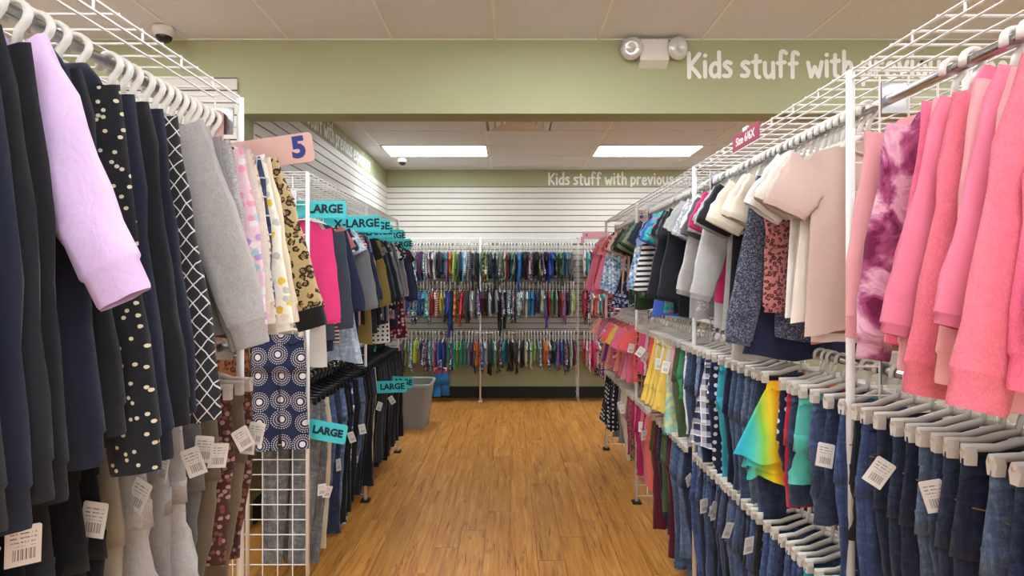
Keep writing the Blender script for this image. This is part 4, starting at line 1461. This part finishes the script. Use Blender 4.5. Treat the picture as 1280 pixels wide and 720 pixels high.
xbkt = S('black', 'top', 'plain', '1a1c21', L=0.66, w=0.18)
xnv = S('navy', 'top', 'plain', '252b45', L=0.66, w=0.18)
xol = S('mustard olive', 'top', 'plain', '7d6a35', L=0.7, w=0.17)
xtl = S('dark teal', 'top', 'plain', '2a4a55', L=0.7, w=0.17)
xcm = S('grey camo', 'tee', 'camo', '4a4c4e', '2a2b2e', '6d6f70', L=0.6, w=0.18)
xdt = S('white black-dotted', 'dress', 'dots', 'ddd9d2', '1d1c1f', L=0.85, w=0.17, flare=0.2)
xpk = S('dusty pink', 'top', 'plain', 'b98b88', L=0.66, w=0.17)
xfl = S('black floral', 'blouse', 'floral', '1f2026', 'd9d6d3', '9aa0aa', L=0.62, w=0.18)
xrf = S('red floral', 'dress', 'floral', '5c2230', 'd0566d', 'e0a5a5', '2a2430', L=0.82, w=0.17)
xlm = S('lime', 'tank', 'plain', 'b6c238', L=0.82, w=0.13)
run('XT', L2_X, L2_Z, 3.0, 5.2, 0.04, [
    (3.0, xp), (3.06, xwh), (3.12, xsl), (3.19, xru), (3.25, xst), (3.31, xnd), (3.38, xbl), (3.45, xrs), (3.52, xgr), (3.58, xbkt), (3.64, xbl2), (3.71, xnv), (3.78, xpk), (3.86, xbk), (3.93, xol), (4.0, xcm),
    (4.1, xtl), (4.18, xbkt), (4.25, xfl), (4.33, xpk), (4.42, xnv), (4.5, xgr), (4.6, xdt), (4.7, xfl), (4.8, xpk), (4.9, xnv), (5.0, xrf), (5.08, xrf), (5.15, xlm)],
    [(3.4, [xnv, xgr, xsl]), (9, [xbk, xnv, xgr, xbkt, xtl])], yaw=0.07)

# ---- turquoise-signed rack, lower rail (black hangers)
yg = S('grey', 'pants', 'denim', '6f706f', L=0.86, w=0.14, tag=1, tagdrop=0.35)
yb = S('blue denim', 'jeans', 'denim', '3c5a8a', L=0.74, w=0.15, tag=1, tagdrop=0.3)
yn = S('dark blue denim', 'jeans', 'denim', '22304f', L=0.78, w=0.15)
yk = S('black', 'jeans', 'denim', '17181c', L=0.80, w=0.15, tag=1, tagdrop=0.2)
yk2 = S('black', 'pants', 'plain', '131417', L=0.80, w=0.15)
ylb = S('faded blue denim', 'jeans', 'denim', '52719e', L=0.72, w=0.15)
yfr = S('frayed blue denim', 'shorts', 'denim', '44618d', L=0.5, w=0.16, cuffed='b9b3a6')
yk3 = S('charcoal', 'pants', 'heather', '2c2d30', L=0.78, w=0.15)
yk4 = S('midnight blue', 'pants', 'plain', '181c2c', L=0.8, w=0.15)
yk5 = S('faded black denim', 'jeans', 'denim', '25262b', L=0.78, w=0.15)
ypt = S('blue and white printed', 'pants', 'floral', '2a3f8a', 'dfe3ee', 'e8eaf0', L=0.88, w=0.14)
ycr = S('cream', 'pants', 'plain', 'c7b898', L=0.8, w=0.14)
run('XB', L2_X, L2B_Z, 3.0, 5.2, 0.055, [
    (2.99, yg), (3.06, yg), (3.13, ycr), (3.2, yb), (3.27, yn), (3.34, yn), (3.41, ylb), (3.48, yk), (3.55, yk2), (3.62, ypt), (3.70, yk), (3.78, yfr), (3.9, yk2), (4.0, yk2), (4.1, yn), (4.25, ycr), (4.4, yk2)],
    [(3.6, [yn, yk, yb]), (9, [yk2, yk, yn, yk3, yk4, yk5])], hang='black', yaw=0.06)

# ---- garments clipped on the end grid of the turquoise-signed rack
eb = S('navy starburst-print', 'pants', 'burst', '1c2444', 'cfcac6', L=0.56, w=0.125, hemw=0.95, th=0.016, sc=1.0)
garment(eb, (-1.165, 2.895, 1.405), 0.0, 'XE')
el = S('rust leopard', 'skirt', 'leopard', '7a4526', '2a1a14', '5a3018', L=0.42, w=0.115, w1=0.135, sc=1.5)
garment(el, (-1.43, 2.895, 1.405), 0.0, 'XE')

# ---- babywear on the wall rack and on the pink rack
def C(n, h, *more, pat='plain', k='romper', **kw):
    return S(n, k, pat, h, *more, **kw)


boys = [C('navy', '222a4a'), C('teal', '2f8b9b'), C('blue', '2f63b5'), C('pale blue', '8fb4d6'), C('white', 'd9d9d6'), C('grey', '8c8f92', pat='heather'),
        C('black', '17181c'), C('red', 'b83237'), C('lime green', '8fb84a'), C('green', '3c8a55'), C('orange', 'd8742c'), C('cream', 'd6ccb8'), C('maroon', '6d2430'),
        C('navy and white striped', 'dcdcdc', '27305a', pat='stripes', k='pajamas', sc=0.6), C('blue and red striped', '2f58a5', 'b8383c', pat='stripes', k='pajamas', sc=0.7),
        C('teal printed', '2f8fa0', 'e0e6e6', '1d3f66', 'e0a032', pat='print', k='pajamas'), C('navy printed', '222d55', 'cfd6e0', '4a90c0', 'd04a3a', pat='print', k='pajamas'),
        C('white printed', 'd6d8da', '3a6fae', '2c2f3a', '5aa06a', pat='print', k='pajamas'), C('grey printed', '93979a', '2e3442', 'd8d8d8', '3f7fae', pat='print', k='romper'),
        C('turquoise', '33a8b0', k='tee'), C('dark grey', '3f4347', k='pajamas', pat='heather'), C('sky blue', '5aa3d8', k='tee'), C('yellow', 'd9bd3a'), C('camo green', '55603c', '2f3826', '7d7a55', pat='camo', k='pajamas'),
        C('royal blue', '2a4fb0', k='pajamas'), C('plum', '5a2f63')]
girls = [C('hot pink', 'e0447c'), C('pale pink', 'e6a8b8'), C('coral', 'e2685a'), C('red', 'cc3440'), C('magenta', 'b8306e'), C('white', 'e0dcda'), C('pink printed', 'e08aa5', 'f0e0e4', 'c0305c', pat='print', k='pajamas'),
         C('grey', '8f8f92', pat='heather'), C('aqua', '58b5b8'), C('lilac', 'a87fb8'), C('navy floral', '2a2f4d', 'e08aa5', 'dcdcdc', pat='floral', k='dress')]
FEAT = {
    0: [(-0.30, C('green printed', '7db06a', 'dfe8d8', '3a7a4a', pat='print', k='pajamas')), (-0.62, C('light blue', '6fb0d8', k='pajamas')), (-0.72, C('lime', '9cc45a', k='pajamas')), (-0.49, S('black', 'pants', 'plain', '1a1b22', L=0.5)), (-0.42, S('dark navy', 'pants', 'plain', '1d2138', L=0.52)),
        (-0.33, C('orange and black', '23242a', 'd8642c', pat='stripes', k='pajamas', sc=2)), (-0.2, S('navy', 'pants', 'denim', '27365c', L=0.5)), (0.10, C('bright blue', '2f6fd0', k='pajamas', L=0.5))],
    1: [(-0.72, C('yellow and red', 'd8b62a', 'c23a2c', pat='stripes', k='pajamas', sc=3, L=0.42)), (-0.78, C('royal blue', '2a44a8', k='pajamas', L=0.66)), (-0.66, C('scarlet', 'c8382e', k='pajamas', L=0.42)), (-0.95, C('red and white striped', 'dcdada', 'c03a3c', pat='stripes', k='tee', sc=1.0)),
        (-0.14, S('black', 'pants', 'plain', '1a1c24', L=0.56)), (-0.08, S('charcoal', 'pants', 'plain', '23252d', L=0.5)), (0.47, C('purple', '5a2f8a', k='pajamas', L=0.56)), (0.30, C('azure', '2f86d0', k='tee'))],
    2: [(-1.22, C('neon yellow', 'c8d02a', k='tank', L=0.42)), (-0.98, C('tomato red', 'c83430', k='tee', L=0.5)), (-0.86, S('deep blue', 'pants', 'plain', '24409c', L=0.46)), (-0.80, C('emerald', '2f9a6a', k='tee', L=0.44)), (-0.64, C('sea green', '35a878', k='tee')),
        (-0.43, C('bright orange', 'e0702a', k='tee', L=0.48)), (-0.27, C('black', '191a20', k='pajamas', L=0.4)), (-0.02, C('black neon-edged', '16171c', k='pajamas', L=0.42, trim='c8d02a')), (0.08, C('black', '15161a', k='pajamas', L=0.44)), (0.02, S('charcoal', 'pants', 'plain', '1d1f26', L=0.4))],
}
rb = random.Random(5)


boys += [boys[0], boys[1], boys[4], boys[5], boys[6], boys[15], boys[16], boys[17], boys[18], boys[20], boys[16], boys[17]]


def wall_run(rail, z, x0, x1, pitch, pool, feats):
    seq = list(feats)
    x = x0
    last = None
    while x < x1:
        if all(abs(x - p[0]) > pitch * 0.7 for p in feats):
            c = rb.choice([p for p in pool if p is not last])
            last = c
            seq.append((x, c))
        x += pitch * rb.uniform(0.92, 1.08)
    for x, sp in sorted(seq, key=lambda p: p[0]):
        garment(sp, (x, W_Y, z), -PI / 2 + rb.uniform(-0.22, 0.22), rail, 'small', 2, rb.uniform(0.66, 0.74))


for t in range(3):
    wall_run('W%d' % t, W_Z[t], -1.40, 0.83, 0.039, boys, FEAT[t])
    wall_run('P%d' % t, W_Z[t], 0.96, 1.62, 0.040, girls, [])


# ------------------------------------------------------------------ size signs
def text_mesh(body, size, mat, bold=0.0, extr=0.0006):
    cu = bpy.data.curves.new('text', 'FONT')
    cu.body = body
    cu.size = size
    cu.extrude = extr
    cu.offset = bold
    cu.resolution_u = 3
    cu.align_x, cu.align_y = 'CENTER', 'CENTER'
    o = bpy.data.objects.new('text_tmp', cu)
    COL.objects.link(o)
    dg = bpy.context.evaluated_depsgraph_get()
    me = bpy.data.meshes.new_from_object(o.evaluated_get(dg))
    bpy.data.objects.remove(o)
    me.materials.clear()
    me.materials.append(mat)
    me.name = 'lettering'
    return me


def plate(w, h, t, mat, r=0.012):
    pts = []
    for cx, cz, a0 in ((w / 2 - r, h / 2 - r, 0), (-w / 2 + r, h / 2 - r, PI / 2), (-w / 2 + r, -h / 2 + r, PI), (w / 2 - r, -h / 2 + r, 1.5 * PI)):
        for k in range(5):
            a = a0 + k * PI / 8
            pts.append((cx + r * math.cos(a), cz + r * math.sin(a)))
    n = len(pts)
    v = [(x, -t / 2, z) for x, z in pts] + [(x, t / 2, z) for x, z in pts]
    f = [tuple(range(n)), tuple(range(2 * n - 1, n - 1, -1))] + [(i, n + i, n + (i + 1) % n, (i + 1) % n) for i in range(n)]
    return mesh('sign_plate', v, f, mat)


TURQ = plain('turquoise_sign_card', '3fc3c8', 0.45)
PINKS = plain('pale_pink_sign_card', 'd8b0a4', 0.5)
MAUVE = plain('mauve_sign_card', 'b07a7c', 0.5)
WINE = plain('wine_red_sign_card', '93384f', 0.5)
INK = plain('dark_navy_ink', '16222e', 0.6)
INKB = plain('blue_sign_ink', '2c3c80', 0.6)
WHITEI = plain('white_sign_ink', 'e6dedc', 0.6)


def rail_sign(name, rail_x, y, z, x0, x1, h, zc, tilt, card, text, tsize, tx, ink, label, bold=0.0015, group=None):
    """a size divider: hook over the rail, a neck and a plate reaching into the aisle"""
    r = obj(name, None, None, (rail_x, y, z))
    sg = 1 if x1 > x0 else -1
    xc = (x0 + x1) / 2 - rail_x
    p = obj('plate', plate(abs(x1 - x0), h, 0.003, card), r, (xc, 0, zc - z), (0, -tilt, 0))
    obj('neck', boxmesh('sign_neck', -0.02, 0.022, -0.0012, 0.0012, zc - z - 0.02, 0.024, card), r)
    hk = B().tube([(0.018 * math.cos(a), 0, 0.012 + 0.018 * math.sin(a)) for a in [PI * k / 8 for k in range(9)]], 0.004, 5, (0.0015, 0.006))
    obj('hook', hk.mesh('sign_hook', card, True), r)
    obj('lettering', text_mesh(text, tsize, ink, bold), p, (tx - (x0 + x1) / 2, -0.0022, 0), (PI / 2, 0, 0))
    tag(r, label, 'size sign', group)
    return r


rail_sign('size_sign', L1_X, 1.715, L1_Z, -0.865, -0.585, 0.088, 1.952, 0.14, PINKS, '5', 0.085, -0.628, INKB, 'pale pink size sign with a blue 5 at the rack end', 0.004)
TG = 'turquoise size signs'
rail_sign('size_sign', L2_X, 2.96, L2_Z, -1.13, -0.842, 0.088, 1.937, 0.0, TURQ, 'LARGE', 0.06, -0.950, INK, 'turquoise LARGE sign above the hot pink top at the rack end', 0.0028, TG)
rail_sign('size_sign', L2_X, 3.40, L2_Z, -1.10, -0.765, 0.092, 1.905, 0.03, TURQ, 'X-LARGE', 0.066, -0.905, INK, 'turquoise X-LARGE sign next behind the front LARGE sign on the upper rail', 0.0024, TG)
rail_sign('size_sign', L2_X, 3.62, L2_Z, -1.12, -0.755, 0.088, 1.915, -0.02, TURQ, 'LARGE', 0.062, -0.85, INK, 'turquoise LARGE sign mostly hidden behind the front X-LARGE sign', 0.0024, TG)
rail_sign('size_sign', L2_X, 3.95, L2_Z, -1.12, -0.80, 0.086, 1.90, 0.05, TURQ, 'X-LARGE', 0.06, -0.93, INK, 'turquoise sign over the middle of the turquoise-signed upper rail', 0.0024, TG)
rail_sign('size_sign', L2_X, 4.35, L2_Z, -1.12, -0.80, 0.086, 1.91, 0.0, TURQ, 'LARGE', 0.06, -0.88, INK, 'turquoise sign with only its end letters showing among the other signs', 0.0024, TG)
rail_sign('size_sign', L2_X, 4.95, L2_Z, -1.13, -0.85, 0.092, 1.875, 0.06, TURQ, 'X-LARGE', 0.062, -0.965, INK, 'turquoise X-LARGE sign at the far end of the upper rail', 0.0024, TG)
rail_sign('size_sign', L2_X, 2.962, L2B_Z, -1.04, -0.84, 0.1, 0.795, -0.18, TURQ, 'LARGE', 0.052, -0.938, INK, 'tilted turquoise LARGE sign above the grey pants on the lower rail', 0.0028, TG)
rail_sign('size_sign', L2_X, 4.25, L2B_Z, -1.12, -0.765, 0.088, 0.785, 0.04, TURQ, 'LARGE', 0.06, -0.87, INK, 'turquoise LARGE sign among black pants on the lower rail', 0.0024, TG)
rail_sign('size_sign', L2_X, 4.75, L2B_Z, -1.14, -0.80, 0.088, 0.74, -0.08, TURQ, 'X-LARGE', 0.06, -0.93, INK, 'turquoise X-LARGE sign at the tub end of the lower rail', 0.0024, TG)
rail_sign('size_sign', R_X, 4.12, RT_Z, 0.90, 1.0, 0.09, 2.03, 0.0, PINKS, '6', 0.05, 0.935, INKB, 'small pink 6 sign on the long rack beside a wire post', 0.002)
rail_sign('size_sign', R_X, 5.30, RT_Z, 0.83, 1.0, 0.085, 1.93, 0.03, PINKS, '6', 0.05, 0.87, INKB, 'pink size sign at the far end of the long rack', 0.002)
rail_sign('size_sign', 0.93, W_Y - 0.05, W_Z[0], 0.93, 1.28, 0.09, 2.155, 0.02, MAUVE, '6', 0.055, 0.985, INKB, 'mauve 6 sign above the pink babywear at the back wall', 0.002)

# wine-red shelf sign on the aisle edge of the long rack, both faces lettered
sr = obj('shelf_sign', None, None, (0.884, 2.17, 2.115))
p = obj('plate', plate(0.24, 0.062, 0.003, WINE, 0.004), sr, (0, 0, -0.005), (0, 0, -PI / 2))
tm_ = text_mesh('Size 6/6X', 0.045, WHITEI, 0.0005)
obj('lettering', tm_, p, (0, -0.0024, -0.002), (PI / 2, 0, 0))
obj('clip', boxmesh('shelf_sign_clip', -0.003, 0.006, -0.02, 0.02, 0.02, 0.035, WHITEP), sr)
tag(sr, 'wine red Size 6/6X sign clipped to the long rack shelf edge', 'size sign')

# ------------------------------------------------------------------ grey tub at the end of the turquoise-signed rack
tr = obj('plastic_tub', None, None, (-1.03, 6.25, 0))
TUB = plain('grey_tub_plastic', '8d8f8c', 0.45)


def rrect(hx, hy, r, n=6):
    pts = []
    for cx, cy, a0 in ((hx - r, hy - r, 0), (-hx + r, hy - r, PI / 2), (-hx + r, -hy + r, PI), (hx - r, -hy + r, 1.5 * PI)):
        for k in range(n):
            a = a0 + k * PI / 2 / (n - 1)
            pts.append((cx + r * math.cos(a), cy + r * math.sin(a)))
    return np.array(pts)


R = []
for z, hx, hy in ((0.0, 0.13, 0.16), (0.03, 0.135, 0.165), (0.47, 0.185, 0.23), (0.47, 0.178, 0.223), (0.05, 0.13, 0.16), (0.03, 0.05, 0.06)):
    q = rrect(hx, hy, min(0.07, hx * 0.6))
    R.append(np.concatenate([q, np.full((len(q), 1), z)], 1))
vv, f = loft(np.array(R), True, True)
obj('shell', mesh('tub_shell', vv, [tuple(reversed(q)) for q in f], TUB, False), tr)
R = []
for z, g in ((0.45, 0.012), (0.475, 0.016), (0.485, 0.01), (0.475, -0.006)):
    q = rrect(0.183 + g, 0.228 + g, 0.07)
    R.append(np.concatenate([q, np.full((len(q), 1), z)], 1))
vv, f = loft(np.array(R))
obj('rim', mesh('tub_rim', vv, f, plain('grey_tub_rim', '9fa19d', 0.4), True), tr)
tag(tr, 'grey plastic tub on the floor past the turquoise-signed rack', 'tub')

# blue jeans hanging low over the floor under the wall rack
garment(S('bright blue', 'pants', 'plain', '2e6fae', L=0.34, w=0.1, th=0.02, trim='b03a3c', hemw=0.9), (-0.90, W_Y - 0.08, 0.52), 0.1, 'W2', 'small', 2)
ALL[-1][0]['label'] = 'bright blue pants with red waist hanging low over the floor by the wall rack'

# ------------------------------------------------------------------ labels: every garment and hanger is told apart by look, then by its neighbours
order = {}
for k, (g, h, sp, rail, hang) in enumerate(ALL):
    order.setdefault(rail, []).append(k)


def words(s):
    return len(s.split())


cand = {}
for rail, ks in order.items():
    ph = RAIL[rail][0]
    for i, k in enumerate(ks):
        sp = ALL[k][2]
        a = ALL[ks[i - 1]][2].short() if i > 0 else None
        b = ALL[ks[i + 1]][2].short() if i + 1 < len(ks) else None
        opts = ['%s %s' % (sp.desc(), ph)]
        if a:
            opts.append('%s beside the %s %s' % (sp.desc(), a, ph))
        if b:
            opts.append('%s beside the %s %s' % (sp.desc(), b, ph))
        if a and b:
            opts.append('%s between %s and %s %s' % (sp.desc(), a, b, ph))
            opts.append('%s between %s and %s %s' % (sp.short(), a.split()[0] + ' ' + a.split()[-1], b.split()[0] + ' ' + b.split()[-1], ph))
        cand[k] = [o for o in opts if words(o) <= 16] or [opts[0]]
count = {}
for k, os_ in cand.items():
    for o in set(os_):
        count[o] = count.get(o, 0) + 1
for k, (g, h, sp, rail, hang) in enumerate(ALL):
    lab = g.get('label') or next((o for o in cand[k] if count[o] == 1), cand[k][-1])
    g['label'] = lab
    g['group'] = RAIL[rail][1]
    col = 'black' if hang == 'black' else 'white'
    tail = lab.split(' on the ')[0].split(' hanging ')[0]
    kind = 'clip hanger' if sp.kind in CLIPPED else 'hanger'
    hl = '%s plastic %s of the %s' % (col, kind, tail)
    where = {'R': 'long rack', 'L': 'size 5 rack', 'X': 'turquoise-signed rack', 'W': 'wall rack', 'P': 'pink rack'}[rail[0]]
    lvl = {'T': 'top', 'M': 'middle', 'B': 'bottom', '0': 'top', '1': 'middle', '2': 'bottom', 'E': 'end'}[rail[1]]
    for hl2 in ('%s, %s %s' % (hl, where, lvl), '%s %s of the %s, %s %s' % (col, kind.split()[-1], tail, where, lvl),
                '%s %s of the %s, %s' % (col, kind.split()[-1], tail, where), hl):
        if words(hl2) <= 16:
            break
    h['label'] = hl2
    h['group'] = '%s hangers, %s %s' % (col, where, lvl)
